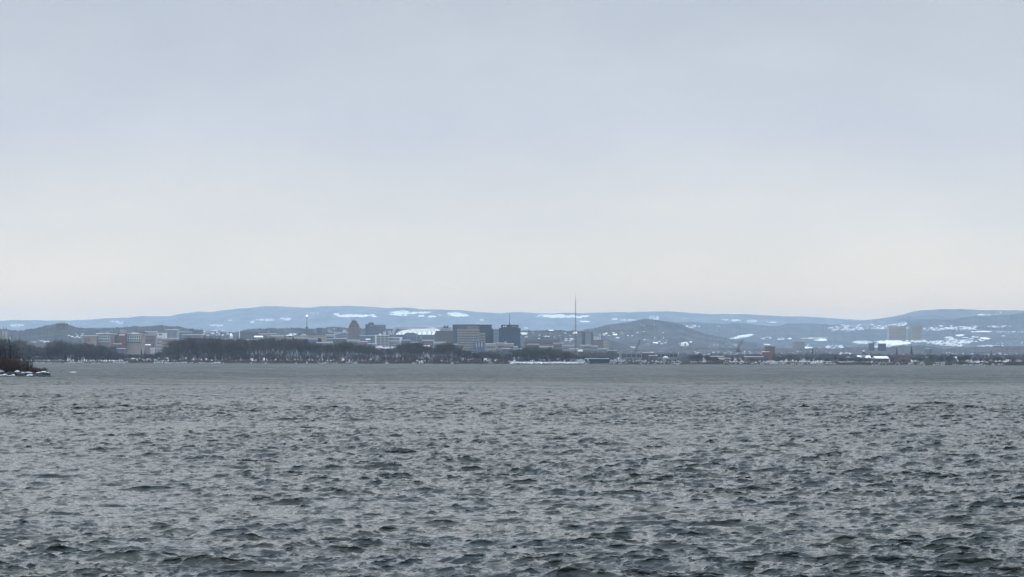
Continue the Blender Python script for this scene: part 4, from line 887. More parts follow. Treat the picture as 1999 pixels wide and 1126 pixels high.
for i, (px, L) in enumerate(CARS):
    D = 2006 if i in (0, 1, 5, 6, 7) else 2150; yb = 710.6 if D == 2006 else 691.5
    k = D / F; z0 = wz(px, yb, D); o = empty('parked_car', (wx(px, D), D, gz(D)), L, 'car')
    if D > 2100: o.location.z = wz(px, yb, D)
    s = .9
    MB().prism([(-2.2, .3), (2.2, .3), (2.2, .85), (1.3, .98), (.7, 1.45), (-1.2, 1.45), (-1.9, .95), (-2.2, .9)], 0, 1.7).build('body', wm('white' if i % 3 else 'pale'), o)
    MB().prism([(-1.1, 1.0), (1.0, 1.0), (.6, 1.36), (-1.0, 1.36)], -.03, 0).build('window', wm('dark'), o)
    for x in (-1.35, 1.35): MB().prism([(x + .32 * math.cos(t * math.pi / 5), .32 + .32 * math.sin(t * math.pi / 5)) for t in range(10)], -.04, 1.74).build('wheel', wm('dark'), o)

# --- houses: small snow-roofed homes scattered over slopes and town
R0 = random.Random(12)
def house_proto(col, w, d, h):
    o = bpy.data.objects.new('house', None)
    M = MB().box(-w / 2, w / 2, 0, d, -4, h).mesh('wall', wm(col)); g = h * .6
    Rm = MB().add([(-w / 2 - .5, -.5, h), (w / 2 + .5, -.5, h), (w / 2 + .5, d + .5, h), (-w / 2 - .5, d + .5, h), (-w / 2 - .5, d / 2, h + g), (w / 2 + .5, d / 2, h + g)],
                  [(0, 1, 5, 4), (2, 3, 4, 5), (0, 4, 3), (1, 2, 5), (0, 3, 2, 1)]).mesh('roof', M_SNOW)
    Wn = MB().box(-w * .3, -w * .1, -.1, .05, h * .3, h * .7).box(w * .1, w * .3, -.1, .05, h * .3, h * .7).mesh('window', M_GLASS)
    return [('wall', M), ('roof', Rm)]
PROTOS = [house_proto('pale', 13, 9, 5), house_proto('beige', 17, 10, 5), house_proto('grey', 12, 9, 6), house_proto('rose', 14, 9, 5), house_proto('white', 20, 11, 5)]
def house(pt, label, group, s=1.0):
    s = s * float(pt[1]) / F * .27
    o = empty('house', tuple(pt), label, 'house', group, R0.uniform(-.5, .5)); o.scale = (s * R0.uniform(.85, 1.2), s, s * R0.uniform(.85, 1.15))
    for nm, me in R0.choice(PROTOS): link(bpy.data.objects.new(nm, me), o)
ZONES = [  # hill, n, x0,x1,y0,y1, scale, label, group
 ('right_shoulder_hills', 26, 1700, 1772, 634, 643, 1.3, 'tiny snow-roofed house on the slope above the two ribbed apartment slabs', 'houses above the ribbed slabs'),
 ('right_shoulder_hills', 34, 1802, 1905, 637, 645, 1.3, 'tiny snow-roofed house in the row east of the ribbed apartment slabs', 'houses east of the ribbed slabs'),
 ('right_shoulder_hills', 16, 1845, 1960, 655, 674, 1.4, 'small snow-roofed house below the straight snowy road on the eastern slope', 'houses under the snowy road'),
 ('mid_hills', 16, 1612, 1692, 636, 645, 1.3, 'tiny snow-roofed house on the rounded wooded rise west of the ribbed slabs', 'houses on the rounded rise'),
 ('mid_hills', 18, 1615, 1662, 672, 681, 1.2, 'small white-roofed house in the patch right above the shoreline halls', 'houses above the halls'),
 ('wooded_hill', 16, 1170, 1350, 648, 676, 1.1, 'small pale house on the lower slope of the rounded wooded hill', 'houses on the wooded hill'),
 ('city_hills', 16, 125, 162, 652, 660, .9, 'snow-roofed house beside the tan block with the red panel', 'houses by the tan block'),
 ('city_hills', 12, 54, 100, 662, 670, .9, 'white-roofed house seen above the shoreline trees near the twin-tower church', 'houses near the twin-tower church'),
 ('city_hills', 14, 395, 450, 643, 655, 1.0, 'snow-roofed house on the slope between hill shoulder and white church', 'houses by the white church'),
 ('city_hills', 18, 1012, 1125, 648, 668, 1.0, 'small house on the slope west of the radio mast', 'houses west of the mast'),
 ('wooded_rise', 26, 1420, 1700, 686, 699, .8, 'small snow-roofed house among the trees round the red brick tower', 'houses round the brick tower'),
 ('wooded_rise', 24, 1780, 1999, 688, 700, .8, 'small snow-roofed house in the far eastern tree belt', 'houses in the far eastern belt'),
 ('wooded_rise', 12, 1195, 1420, 687, 694, .8, 'small snow-roofed house behind the pale waterfront warehouses', 'houses behind the warehouses')]
for hn, n, x0, x1, y0, y1, s, L, G in ZONES:
    for i in range(n):
        x, y = R0.uniform(x0, x1), R0.uniform(y0, y1); house(HILLS[hn](x, y) + np.array([0, -3, -1.0]), L, G, s)

# --- filler mid-rise blocks of the town, each hand-sized, seen through the tree band
FILL = [(560, 600, 660), (600, 618, 662), (650, 675, 661), (676, 700, 664), (700, 716, 667), (716, 733, 671), (783, 800, 664), (800, 822, 668), (846, 870, 668), (870, 893, 672), (960, 972, 679), (1010, 1030, 681), (1030, 1052, 672),
        (1052, 1080, 676), (1080, 1100, 670), (1165, 1185, 681), (1188, 1204, 684), (430, 455, 662), (400, 425, 660), (345, 380, 664), (480, 500, 663)]
cols = ['grey', 'bluegrey', 'brown', 'lightgrey', 'rose']
for i, (a, c, y) in enumerate(FILL):
    wc = cols[i % 5]
    building('low %s town block glimpsed through the shoreline tree tops' % {'grey': 'mid-grey', 'bluegrey': 'blue-grey', 'brown': 'brown', 'lightgrey': 'pale grey', 'rose': 'dull pink'}[wc], 'building', a, c, y, 2900 + 90 * (i % 4), wc, depth=16,
             wins=(max(3, int((c - a) / 4)), 2, .05, .95, .5, .92), group='low %s town blocks behind the tree band' % wc, name='town_block')
# white domed tents and snowy sheds behind trunks (x 733-775, y 674-683)
for x0, x1, y, L in ((733, 747, 675, 'white rounded snow-covered shed under the white offices, western one'), (748, 760, 676.5, 'white rounded snow-covered shed under the white offices, middle one'), (761, 773, 676, 'white rounded snow-covered shed under the white offices, eastern one'),
                  (851, 861, 684, 'pale tank-like shed behind the tall bare trees, largest of three'), (864, 871, 686, 'pale tank-like shed behind the tall bare trees, middle of three'), (880, 886, 688, 'pale tank-like shed behind the tall bare trees, smallest of three')):
    D = 2500; k = D / F; xc = (x0 + x1) / 2; r = (x1 - x0) / 2 * k; z0 = gz(D); zt = wz(xc, y, D) - z0
    o = empty('shed', (wx(xc, D), D, z0), L, 'shed')
    pts = [(r * math.cos(math.pi * i / 10), zt - r * .55 + r * .55 * math.sin(math.pi * i / 10)) for i in range(11)]
    MB().prism(pts + [(-r, zt - r * .62), (r, zt - r * .62)], 0, 16).build('roof', M_SNOW if y < 680 else wm('lightgrey'), o)
    MB().box(-r + .2, r - .2, .3, 15.7, -1, zt - r * .62 - .01).build('wall', wm('grey'), o)
# ------------------------------------------------------------------ trees
def prisms(segs, n=3):
    """segs (m,8): ax ay az bx by bz r0 r1 -> vertices, faces"""
    s = np.asarray(segs, float); A = s[:, :3]; B = s[:, 3:6]; d = B - A; d /= np.linalg.norm(d, axis=1)[:, None] + 1e-9
    ref = np.where(np.abs(d[:, 2:3]) > .9, np.array([[1., 0, 0]]), np.array([[0, 0, 1.]]))
    u = np.cross(d, ref); u /= np.linalg.norm(u, axis=1)[:, None]; w = np.cross(d, u)
    V = []
    for P_, r in ((A, s[:, 6]), (B, s[:, 7])):
        for i in range(n):
            t = 2 * math.pi * i / n; V.append(P_ + (u * math.cos(t) + w * math.sin(t)) * r[:, None])
    V = np.stack(V, 1).reshape(-1, 3); m = len(s); base = np.arange(m)[:, None] * 2 * n
    Fq = np.concatenate([base + np.array([[i, (i + 1) % n, n + (i + 1) % n, n + i]]) for i in range(n)])
    return V, Fq

def bare_tree(seed, H=22.0, spread=.55, trunk_f=.22, levels=5, twig_r=.05, upright=.55, kids=(4, 4, 4, 4), side=3):
    R = random.Random(seed); segs = []; trunk = []
    def grow(p, d, L, r, lv):
        n = 3 if lv < 2 else 2; q = p; dd = d
        pts = [q]
        for i in range(n):
            dd = (dd + Vector((R.gauss(0, .12), R.gauss(0, .12), R.gauss(0.04, .06)))).normalized(); q2 = q + dd * (L / n); r0 = r * (1 - .35 * i / n); r1 = r * (1 - .35 * (i + 1) / n)
            segs.append((*q, *q2, r0, max(r1, twig_r * .6))); q = q2; pts.append(q)
        if lv >= levels: return
        k = kids[min(lv, len(kids) - 1)]
        for i in range(k):
            a = R.uniform(0, 2 * math.pi); t = R.uniform(.35, 1.0) if i else 1.0
            b_ = pts[min(n, max(1, int(t * n + .5)))]
            tilt = R.uniform(.35, .95) * spread * 1.5
            side_v = Vector((math.cos(a), math.sin(a), 0)); nd = (dd * math.cos(tilt) + side_v * math.sin(tilt) + Vector((0, 0, upright * .3))).normalized()
            grow(b_, nd, L * R.uniform(.62, .85), max(r * .55, twig_r), lv + 1)
    th = H * trunk_f; r0 = H * .016
    trunk.append((0, 0, -1.2, 0, 0, th * .5, r0 * 1.25, r0)); trunk.append((0, 0, th * .5, .1, .05, th, r0, r0 * .85))
    for i in range(5):
        a = 2 * math.pi * i / 5 + R.uniform(-.4, .4); t = R.uniform(.15, .5) * (1 if i else .1)
        nd = Vector((math.cos(a) * math.sin(t), math.sin(a) * math.sin(t), math.cos(t))); grow(Vector((0, 0, th * R.uniform(.75, 1.0))), nd, H * .27, r0 * .6, 1)
    s = np.array(segs); top = max(s[:, 5].max(), 1e-3); sc = H / top
    s[:, [2, 5]] = th * .8 + (s[:, [2, 5]] - th * .8) * ((H - th * .8) / (top - th * .8))
    return np.array(trunk), s

M_TWIG2 = mat('brown_twig', (0.095, 0.070, 0.062), 0.9, 0.3, 0.15); M_TWIG3 = mat('olive_twig', (0.070, 0.074, 0.062), 0.9, 0.3, 0.15)
M_PALE = mat('pale_bark', (0.26, 0.25, 0.23), 0.9, 0.25, 0.8)
def tree_meshes(nm, seed, **kw):
    tr, cr = bare_tree(seed, **kw)
    V, Fq = prisms(tr, 6); a = npmesh('trunk', V, Fq, [M_BARK, M_PALE, M_BARK][seed % 3])
    V, Fq = prisms(cr, 3); b_ = npmesh('crown', V, Fq, [M_TWIG, M_TWIG2, M_TWIG3][seed % 3])
    return a, b_, len(cr)
TALL = [tree_meshes('tall', 100 + i, H=22, spread=[.42, .5, .36, .48, .4, .55, .33, .45][i], trunk_f=[.3, .25, .34, .2, .38, .22, .3, .28][i], levels=5, twig_r=.055, kids=(4, 3, 3, 4, 4)) for i in range(8)]
BUSHY = [tree_meshes('bushy', 200 + i, H=14, spread=.75, trunk_f=.12, levels=5, twig_r=.06, upright=.2, kids=(4, 4, 3, 4, 4)) for i in range(5)]
print('crown segs', [t[2] for t in TALL], [t[2] for t in BUSHY])

def put_tree(px, ytop, D, protos, Hn, label, group, wf=1.0, z=None, R=random):
    z0 = gz(D) if z is None else z
    h = wz(px, ytop, D) - z0; s = h / Hn; t, c, _ = R.choice(protos)
    o = empty('bare_tree', (wx(px, D), D, z0 - .2), label, 'tree', group, R.uniform(0, 6.28)); o.scale = (s * wf, s * wf, s)
    link(bpy.data.objects.new('trunk', t), o); link(bpy.data.objects.new('crown', c), o)

TOPS = [(-60, 655), (0, 656), (10, 658), (22, 662), (35, 659), (50, 664), (70, 672), (90, 674), (100, 668), (110, 657), (125, 661), (140, 662), (160, 664), (175, 666), (185, 672), (205, 671), (220, 675), (230, 684), (245, 687), (262, 690), (300, 688),
        (320, 680), (340, 663), (370, 656), (420, 654.5), (460, 658), (500, 659), (530, 656), (560, 657), (598, 659), (612, 667), (640, 669), (662, 666), (680, 663), (700, 666), (720, 669), (735, 676), (755, 676), (775, 672), (790, 664), (815, 663), (835, 674), (850, 670),
        (870, 665), (890, 667), (903, 678), (930, 683), (960, 684), (1000, 682), (1030, 674), (1050, 672), (1080, 676), (1110, 686), (1130, 690)]
tx = [p[0] for p in TOPS]; ty = [p[1] for p in TOPS]
top_at = lambda x: float(np.interp(x, tx, ty))
R1 = random.Random(5)
TZ = [(-60, 60, 'bare tree in the shoreline wood behind the rocky point', 24, 'B', 1.25), (60, 235, 'broad rounded bare tree in the brownish wood under the tan complex', 44, 'B', 1.2), (235, 330, 'short bare tree in the low gap of the shoreline wood', 20, 'B', 1.2),
      (330, 470, 'tall bare tree in the dense western part of the shoreline wood', 42, 'T', 1.1), (470, 640, 'tall slender bare tree in the wood before the masted hall', 46, 'T', .95), (640, 735, 'slender bare tree in the wood before the stepped tower', 26, 'T', .95),
      (735, 780, 'thin bare tree standing open before the white offices', 8, 'T', .9), (780, 835, 'tall bare tree in the clump below the stadium', 16, 'T', 1.0), (838, 903, 'tall bare tree in the clump at the foot of the brown-grey block', 18, 'T', 1.0),
      (903, 1130, 'low bare tree in the belt below the two dark towers', 34, 'B', 1.2)]
for x0, x1, L, n, kind, wf in TZ:
    for i in range(n):
        x = x0 + (x1 - x0) * (i + R1.uniform(0, 1)) / n; y = top_at(x) + abs(R1.gauss(0, 4.2)) - 1.6
        if i % 3 == 2: y += R1.uniform(2, 12)
        put_tree(x, y, R1.uniform(2025, 2150), TALL if kind == 'T' else BUSHY, 22 if kind == 'T' else 14, L, L.replace('bare tree', 'trees', 1), wf * R1.uniform(.85, 1.2), R=R1)

BELT = [(1130, 690), (1180, 692), (1200, 698), (1330, 699), (1350, 688), (1375, 686), (1400, 696), (1440, 696), (1490, 698), (1515, 694), (1540, 690), (1560, 693), (1600, 692), (1640, 690), (1700, 697), (1760, 698), (1810, 690), (1870, 688), (1920, 692), (2060, 690)]
for x0, x1, L, n in ((1125, 1330, 'small bare tree near the dark waterside hall and warehouses', 13), (1330, 1490, 'small bare tree round the low waterfront sheds', 18), (1490, 1700, 'small bare tree between the red brick tower and the laid-up boats', 22), (1700, 2060, 'small bare tree in the eastern shoreline belt', 30)):
    for i in range(n):
        x = R1.uniform(x0, x1); y = float(np.interp(x, [p[0] for p in BELT], [p[1] for p in BELT])) + abs(R1.gauss(0, 3)); y = min(y, 705)
        put_tree(x, y, R1.uniform(2030, 2200), BUSHY, 14, L, L.replace('small bare tree', 'small trees'), R1.uniform(1.0, 1.5), R=R1)
# a few dark conifers
def conifer(px, yt, D, label, seed, base=None, hill=None):
    R = random.Random(seed); z0 = gz(D) if base is None else wz(px, base, D); h = wz(px, yt, D) - z0
    o = empty('conifer', (wx(px, D), D, z0), label, 'tree'); MB().bar((0, 0, -1), (0, 0, h * .9), h * .018, .05, 6).build('trunk', M_BARK, o)
    s = []
    for i in range(900):
        t = R.random() ** .8; z = h * (.08 + .92 * t); rr = h * .17 * (1 - t) * R.uniform(.55, 1.1) + .1; a = R.uniform(0, 6.283)
        s.append((math.cos(a) * rr * .25, math.sin(a) * rr * .25, z, math.cos(a) * rr, math.sin(a) * rr, z - rr * .35, .03 * h * .3, .01 * h * .3))
    V, Fq = prisms(s, 3); link(bpy.data.objects.new('crown', npmesh('crown', V, Fq, mat('needles', (.022, .036, .026), .9, .3, .2))), o)
for i, (x, y, D, L) in enumerate([(1779.5, 673, 3300, 'narrow dark conifer spire below the ribbed slabs'), (1751, 676, 3300, 'dark conifer left of the narrow spire one'), (1366, 688, 2450, 'rounded dark conifer by the quarter-round building'), (1389, 686.5, 2450, 'dark conifer behind the small white box'),
                             (1586, 678, 3100, 'dark conifer near the pale hillside apartments'), (1700, 684, 3000, 'dark conifer in the eastern tree belt under the dark square block'), (1935, 683, 3000, 'dark conifer in the far eastern belt'), (276, 681, 2300, 'blocky dark evergreen below the tan complex'), (283, 682, 2300, 'second dark evergreen below the tan complex')]):
    conifer(x, y, D, L, i)

# background woodland nobody could count, one object
def woodland():
    segs = []; rng = np.random.default_rng(3)
    small = [bare_tree(300 + i, H=12, spread=.7, trunk_f=.15, levels=3, twig_r=.10, upright=.2, kids=(4, 4, 4))[1] for i in range(6)]
    def put(px, ytop, D, wf):
        z0 = gz(D) - .3; h = max(2.0, wz(px, ytop, D) - z0); s = small[rng.integers(6)].copy(); a = rng.uniform(0, 6.28); f = h / 12
        for c in (0, 3):
            x, y = s[:, c].copy(), s[:, c + 1].copy(); s[:, c] = (x * math.cos(a) - y * math.sin(a)) * f * wf + wx(px, D); s[:, c + 1] = (x * math.sin(a) + y * math.cos(a)) * f * wf + D; s[:, c + 2] = s[:, c + 2] * f + z0
        s[:, 6:] *= max(f, .7) * 1.25; segs.append(s)
    for i in range(680):          # understorey behind the western band
        x = rng.uniform(-120, 1130); D = rng.uniform(2040, 2260); t = top_at(x)
        put(x, t + (712 - t) * rng.uniform(.52, .78), D, 1.7)
    for i in range(150):          # dense crowns where the wood is a solid mass
        x = rng.uniform(-120, 235) if i % 3 else rng.uniform(330, 480); D = rng.uniform(2060, 2300); t = top_at(x); put(x, t + (712 - t) * rng.uniform(.06, .3), D, 1.25)
    for i in range(200):
        x = rng.uniform(900, 1200); D = rng.uniform(2300, 2800); put(x, rng.uniform(682, 694), D, 1.5)
    for i in range(1150):
        x = rng.uniform(1130, 2120); D = rng.uniform(2250, 3300); ybase = 702 - (gz(D) - 4) / D * F
        h = rng.uniform(4, 8.5) / D * F
        if 1195 < x < 1500 and D < 2650: h *= .45
        put(x, ybase - h + .0026 * (x - 1000), D, 1.5)
    S_ = np.concatenate(segs); print('woodland segs', len(S_)); V, Fq = prisms(S_, 3)
    o = link(bpy.data.objects.new('woodland', npmesh('woodland', V, Fq, M_TWIG))); tag(o, 'mass of leafless wood filling in behind the shoreline trees', 'woodland', kind='stuff')
woodland()

# reeds along the far shore
def reeds():
    rng = np.random.default_rng(8); segs = []
    zones = [(-80, 330, .25, 1.3), (250, 300, 1, 1.8), (330, 960, 1.0, 2.3), (960, 1140, .6, 1.6), (1190, 1430, .7, 2.3), (1430, 1700, .6, 2.0), (1630, 2060, .9, 2.2), (1930, 2060, 1.2, 3.0)]
    for x0, x1, dens, h in zones:
        n = int((x1 - x0) * 26 * dens); px = rng.uniform(x0, x1, n); D = rng.uniform(2003, 2022, n)
        hh = h * rng.uniform(.5, 1.1, n) * (1 + .35 * vnoise(px, int(x0) + 300, 9)); X = np.array([wx(a, d) for a, d in zip(px, D)])
        z = np.interp(D, GD, GZ) - .3
        segs.append(np.stack([X, D, z, X + rng.normal(0, .3, n), D, z + hh, np.full(n, .09), np.full(n, .03)], -1))
    V, Fq = prisms(np.concatenate(segs), 3)
    o = link(bpy.data.objects.new('reeds', npmesh('reeds', V, Fq, mat('reed', (.115, .085, .062), .9, .35, .05)))); tag(o, 'strip of brown reeds along the far waterline', 'reeds', kind='stuff')
reeds()

# frozen snow and ice heaped along the far waterline
M_ICE = mat('shore_ice', (.46, .48, .50), .7, .2, .6)
def shore_ice(name, label, matl, keep, seed):
    rng = np.random.default_rng(seed); V = []; Fc = []; nv = 0
    base = [(0.0, 0.0)]
    # x0,x1, top row, bottom row, lumps per px
    Zs = [(60, 160, 708.0, 710, .9), (134, 145, 704.8, 709, 1.2), (150, 158, 705, 709, 1.2), (160, 250, 708, 710, .5), (222, 250, 706.8, 710, 1.0), (238, 247, 706.6, 710, 2), (300, 345, 706.6, 710.2, 1.8), (345, 365, 707, 710, 1.0), (350, 440, 707.2, 710.2, .9), (415, 430, 706.8, 710, 1.4),
          (488, 492, 707.4, 710, 1.5), (516, 520, 707.6, 710, 1), (575, 580, 708, 710, 1), (598, 602, 706.6, 710, 1.5), (620, 640, 707, 710.4, .7), (632, 664, 707, 710.4, .55), (675, 698, 706.4, 710.6, 1.1), (752, 758, 707.6, 710, 1), (805, 828, 707.4, 710.4, 1.3), (820, 826, 706.4, 710.4, 2),
          (880, 884, 707.8, 710, 1), (956, 975, 697.5, 703.5, .45), (962, 972, 699, 702, 1.0), (1002, 1014, 697, 702, .8), (996, 1140, 706.9, 710.2, 4.0), (1040, 1075, 701.5, 704.6, .7), (1080, 1130, 700, 706, .25), (1125, 1150, 701.6, 707, 1.2), (1136, 1144, 706, 711, 1.2),
          (1190, 1200, 704, 711.4, 1.4), (1198, 1210, 701.5, 711.4, 2.2), (1210, 1222, 702, 710, 1.8), (1222, 1262, 703, 711.8, .8), (1251, 1262, 703, 707.5, 1.4), (1262, 1300, 704, 712, .7), (1285, 1300, 703, 712, .6), (1310, 1330, 705, 712, .7), (1318, 1326, 709, 712, 1.5), (1366, 1375, 704, 708, .6), (1415, 1450, 703, 712.4, .6),
          (1440, 1450, 705, 712, .6), (1462, 1500, 704, 713, .8), (1484, 1500, 705.5, 712, 1.4), (1500, 1518, 708, 712, 1.8), (1518, 1582, 709, 712.6, .9), (1596, 1600, 709, 712.4, 1.5), (1600, 1610, 709, 712, 1), (1638, 1668, 705.4, 708, .6), (1700, 1712, 706, 714, .7), (1712, 1760, 707, 714, .8), (1772, 1785, 708, 713.6, 1.5),
          (1790, 1806, 709, 714, 1), (1822, 1845, 708.5, 714, .9), (1860, 1928, 710.5, 713.6, .9), (1935, 1960, 710.5, 713.4, .7)]
    phi = (1 + 5 ** .5) / 2
    ico = np.array([(-1, phi, 0), (1, phi, 0), (-1, -phi, 0), (1, -phi, 0), (0, -1, phi), (0, 1, phi), (0, -1, -phi), (0, 1, -phi), (phi, 0, -1), (phi, 0, 1), (-phi, 0, -1), (-phi, 0, 1)]) / 1.9
    IF = np.array([(0, 11, 5), (0, 5, 1), (0, 1, 7), (0, 7, 10), (0, 10, 11), (1, 5, 9), (5, 11, 4), (11, 10, 2), (10, 7, 6), (7, 1, 8), (3, 9, 4), (3, 4, 2), (3, 2, 6), (3, 6, 8), (3, 8, 9), (4, 9, 5), (2, 4, 11), (6, 2, 10), (8, 6, 7), (9, 8, 1)])
    for x0, x1, y0, y1, dens in Zs:
        if (dens > 3) != keep: continue
        if not keep and x1 - x0 > 30: dens *= .6
        n = max(2, int((x1 - x0) * dens * 1.3))
        for i in range(n):
            px = rng.uniform(x0, x1); py = rng.uniform(y0, y1); D = 1998 + rng.uniform(0, 5) if y1 > 706 else 2060
            w = rng.uniform(.2, .7); h = rng.uniform(.2, .6) if dens < 3 else rng.uniform(.3, .5)
            c = P(px, py, D); c = np.array([c[0], D, max(float(c[2]), -.2)])
            v = ico * (1 + rng.normal(0, .18, (12, 1))) * np.array([w, .6, h]) + c
            V.append(v); Fc.append(IF + nv); nv += 12
    o = link(bpy.data.objects.new(name, npmesh(name, np.concatenate(V), np.concatenate(Fc), matl, False))); tag(o, label, 'snow', kind='stuff')
shore_ice('shore_snow', 'broken heaps of snow and ice along the far waterline', M_ICE, False, 18)
shore_ice('snow_bank', 'long bright snowbank leading up to the dark waterside hall', M_SNOW, True, 19)

# ------------------------------------------------------------------ rocky point at the near left
JD = 545.0
def jetty():
    k = JD / F; rng = np.random.default_rng(4); R = random.Random(77)
    # low gravel core
    n = 60; xs = np.linspace(wx(-160, JD), wx(97, JD), n); V = []
    for i, x in enumerate(xs):
        t = i / (n - 1); w = 6.0 * (1 - t ** 5) + .15; h = (.75 + .2 * math.sin(i * .9)) * (1 - t ** 6)
        for s, zz in ((-1.15, -.5), (-.8, h * .45), (-.3, h), (.4, h), (1.0, h * .4), (1.3, -.5)): V.append((x, JD + 6 + s * w, zz))
    V = np.array(V); idx = np.arange(n * 6).reshape(n, 6); Fq = np.stack([idx[:-1, :-1], idx[1:, :-1], idx[1:, 1:], idx[:-1, 1:]], -1).reshape(-1, 4)
    o = link(bpy.data.objects.new('shore_bank', npmesh('shore_bank', V, Fq, mat('gravel', (.06, .052, .045), .95, .3, 1.5)))); tag(o, kind='structure')
    def rock_mesh(seed, flat=.7):
        rg = np.random.default_rng(seed); import bmesh
        bm = bmesh.new(); bmesh.ops.create_icosphere(bm, subdivisions=3, radius=1)
        pl = rg.normal(size=(11, 3)); pl /= np.linalg.norm(pl, axis=1)[:, None]; dd = rg.uniform(.62, .95, 11)
        for v in bm.verts:
            p = np.array(v.co)
            for a, q in zip(pl, dd):
                s = p @ a
                if s > q: p = p - a * (s - q)
            v.co = Vector(p * np.array([1, .8, flat]) * (1 + rg.normal(0, .012)))
        me = bpy.data.meshes.new('stone'); bm.to_mesh(me); 
        # snow cap: upward part offset
        bm2 = bm.copy(); top = [f for f in bm2.faces if f.normal.z < .55 or f.calc_center_median().z < flat * .25]
        bmesh.ops.delete(bm2, geom=top, context='FACES')
        ext = bmesh.ops.extrude_face_region(bm2, geom=list(bm2.faces)); 
        for g in ext['geom']:
            if isinstance(g, bmesh.types.BMVert): g.co.z += .10; g.co.x *= 1.02; g.co.y *= 1.02
        cap = bpy.data.meshes.new('snow_cap'); bm2.to_mesh(cap); bm.free(); bm2.free()
        me.materials.append(mat('rock', (.055, .055, .06), .85, .4, 2.5)); cap.materials.append(mat('rock_snow', (.50, .54, .58), .7, .25, 3.0)); return me, cap
    RK = [rock_mesh(i, .62 + .08 * (i % 3)) for i in range(6)]
    for i in range(46):
        px = -20 + i * 2.65 + R.uniform(-1.2, 1.2); row = i % 2
        s = R.uniform(.42, .95) * (1.0 if px < 90 else .6); D = JD + (-.8 if row else .9) + R.uniform(-.6, .6)
        me, cap = RK[i % 6]
        lab = 'snow-capped boulder at the water edge of the rocky point' if row else 'snow-capped boulder in the upper row of the rocky point, under the shrubs'
        o = empty('boulder', (wx(px, D), D, (.02 if row else .62) + R.uniform(-.1, .12)), lab, 'boulder', 'boulders %s of the rocky point' % ('along the water edge' if row else 'in the upper row'), R.uniform(0, 6.28)); o.scale = (s * 1.15, s, s * .95)
        link(bpy.data.objects.new('stone', me), o)
        if R.random() < (.5 if not row else .3): link(bpy.data.objects.new('snow_cap', cap), o)
    # outlying stones
    for i, (px, s, L) in enumerate([(143.5, .75, 'largest lone snow-dusted stone off the tip of the rocky point'), (149.5, .5, 'dark stone just beside the largest lone stone off the point'), (130.5, .28, 'tiny stone awash between the point and the lone stones'), (136, .3, 'second tiny stone awash nearer the lone stones'), (104, .4, 'low dark stone at the very tip of the rocky point')]):
        D = 690 if px > 125 else JD; me, cap = RK[i]; o = empty('boulder', (wx(px, D), D, -.05), L, 'boulder', None, i); o.scale = (s * 1.8, s, s * .8)
        link(bpy.data.objects.new('stone', me), o)
        if i == 0: link(bpy.data.objects.new('snow_cap', cap), o)
    D = 690; px = 120
    o = empty('driftwood', (wx(px, D), D, 0), 'dark snag of driftwood poking from the water off the point', 'driftwood')
    MB().bar((0, 0, -.3), (-.25, 0, .55), .07, .04, 6).bar((-.1, 0, .2), (.35, .05, .4), .05, .03, 6).build('branch', M_BARK, o)
    # shrubs
    def shrub_mesh(seed, n, spread, material, fine=.012):
        rg = np.random.default_rng(seed); segs = []
        for i in range(n):
            a = rg.uniform(0, 6.283); r = rg.uniform(0, .22); lean = abs(rg.normal(0, spread)); p = np.array([math.cos(a) * r, math.sin(a) * r, 0.]); L = rg.uniform(.55, 1.0)
            d = np.array([math.cos(a) * math.sin(lean), math.sin(a) * math.sin(lean), math.cos(lean)]); q = p
            for j in range(3):
                d = d + rg.normal(0, .1, 3) + np.array([0, 0, .05]); d /= np.linalg.norm(d); q2 = q + d * L / 3; segs.append((*q, *q2, fine * (1 - .25 * j), fine * (.75 - .25 * j)))
                for m in range(3):
                    e = d + rg.normal(0, .55, 3); e /= np.linalg.norm(e); segs.append((*q2, *(q2 + e * L * rg.uniform(.10, .26)), fine * .5, fine * .25))
                q = q2
        V, Fq = prisms(np.array(segs), 3); return npmesh('stems', V, Fq, material)
    DARK = mat('dark_twigs', (.030, .020, .018), .9, .3, 2.0); RED = mat('rust_twigs', (.070, .036, .022), .9, .35, 2.0); GREYT = mat('grey_twigs', (.075, .062, .058), .9, .3, 2.0)
    SD = [shrub_mesh(1, 42, .5, DARK, .020), shrub_mesh(2, 42, .55, DARK, .020), shrub_mesh(3, 42, .35, DARK, .020)]; SR = [shrub_mesh(5, 240, .6, RED, .014), shrub_mesh(6, 240, .55, RED, .014)]; SG = [shrub_mesh(8, 26, .30, DARK, .010), shrub_mesh(9, 22, .24, GREYT, .012), shrub_mesh(10, 18, .2, DARK, .011)]
    def shrub(px, ytop, protos, lab, grp, wf=1.0, D=None, base=.6):
        D = D or JD + R.uniform(3, 8); h = wz(px, ytop, D) - base; o = empty('shrub', (wx(px, D), D, base), lab, 'shrub', grp, R.uniform(0, 6)); o.scale = (h * wf, h * wf, h)
        link(bpy.data.objects.new('stems', R.choice(protos)), o)
    for i in range(12): shrub(-50 + i * 7.6 + R.uniform(-2, 2), R.uniform(694, 708) + max(0, i * 7.6 - 70) * .3, SD, 'dark leafless shrub in the thick clump on the rocky point', 'dark shrubs on the rocky point', R.uniform(.7, 1.0))
    for i in range(8): shrub(R.uniform(-10, 44), R.uniform(700, 716), SR, 'brown shrub low among the dark ones on the rocky point', 'brown shrubs on the rocky point', 1.1, JD + 2.5)
    for px, y, L in ((48, 703, 'blackish upright shrub just left of the rust-coloured ones on the rocky point'), (54, 706, 'second blackish upright shrub next to the rust-coloured ones on the rocky point'), (61, 705.5, 'thin dark shrub behind the rust-coloured ones')): shrub(px, y, [SD[2]], L, None, .55)
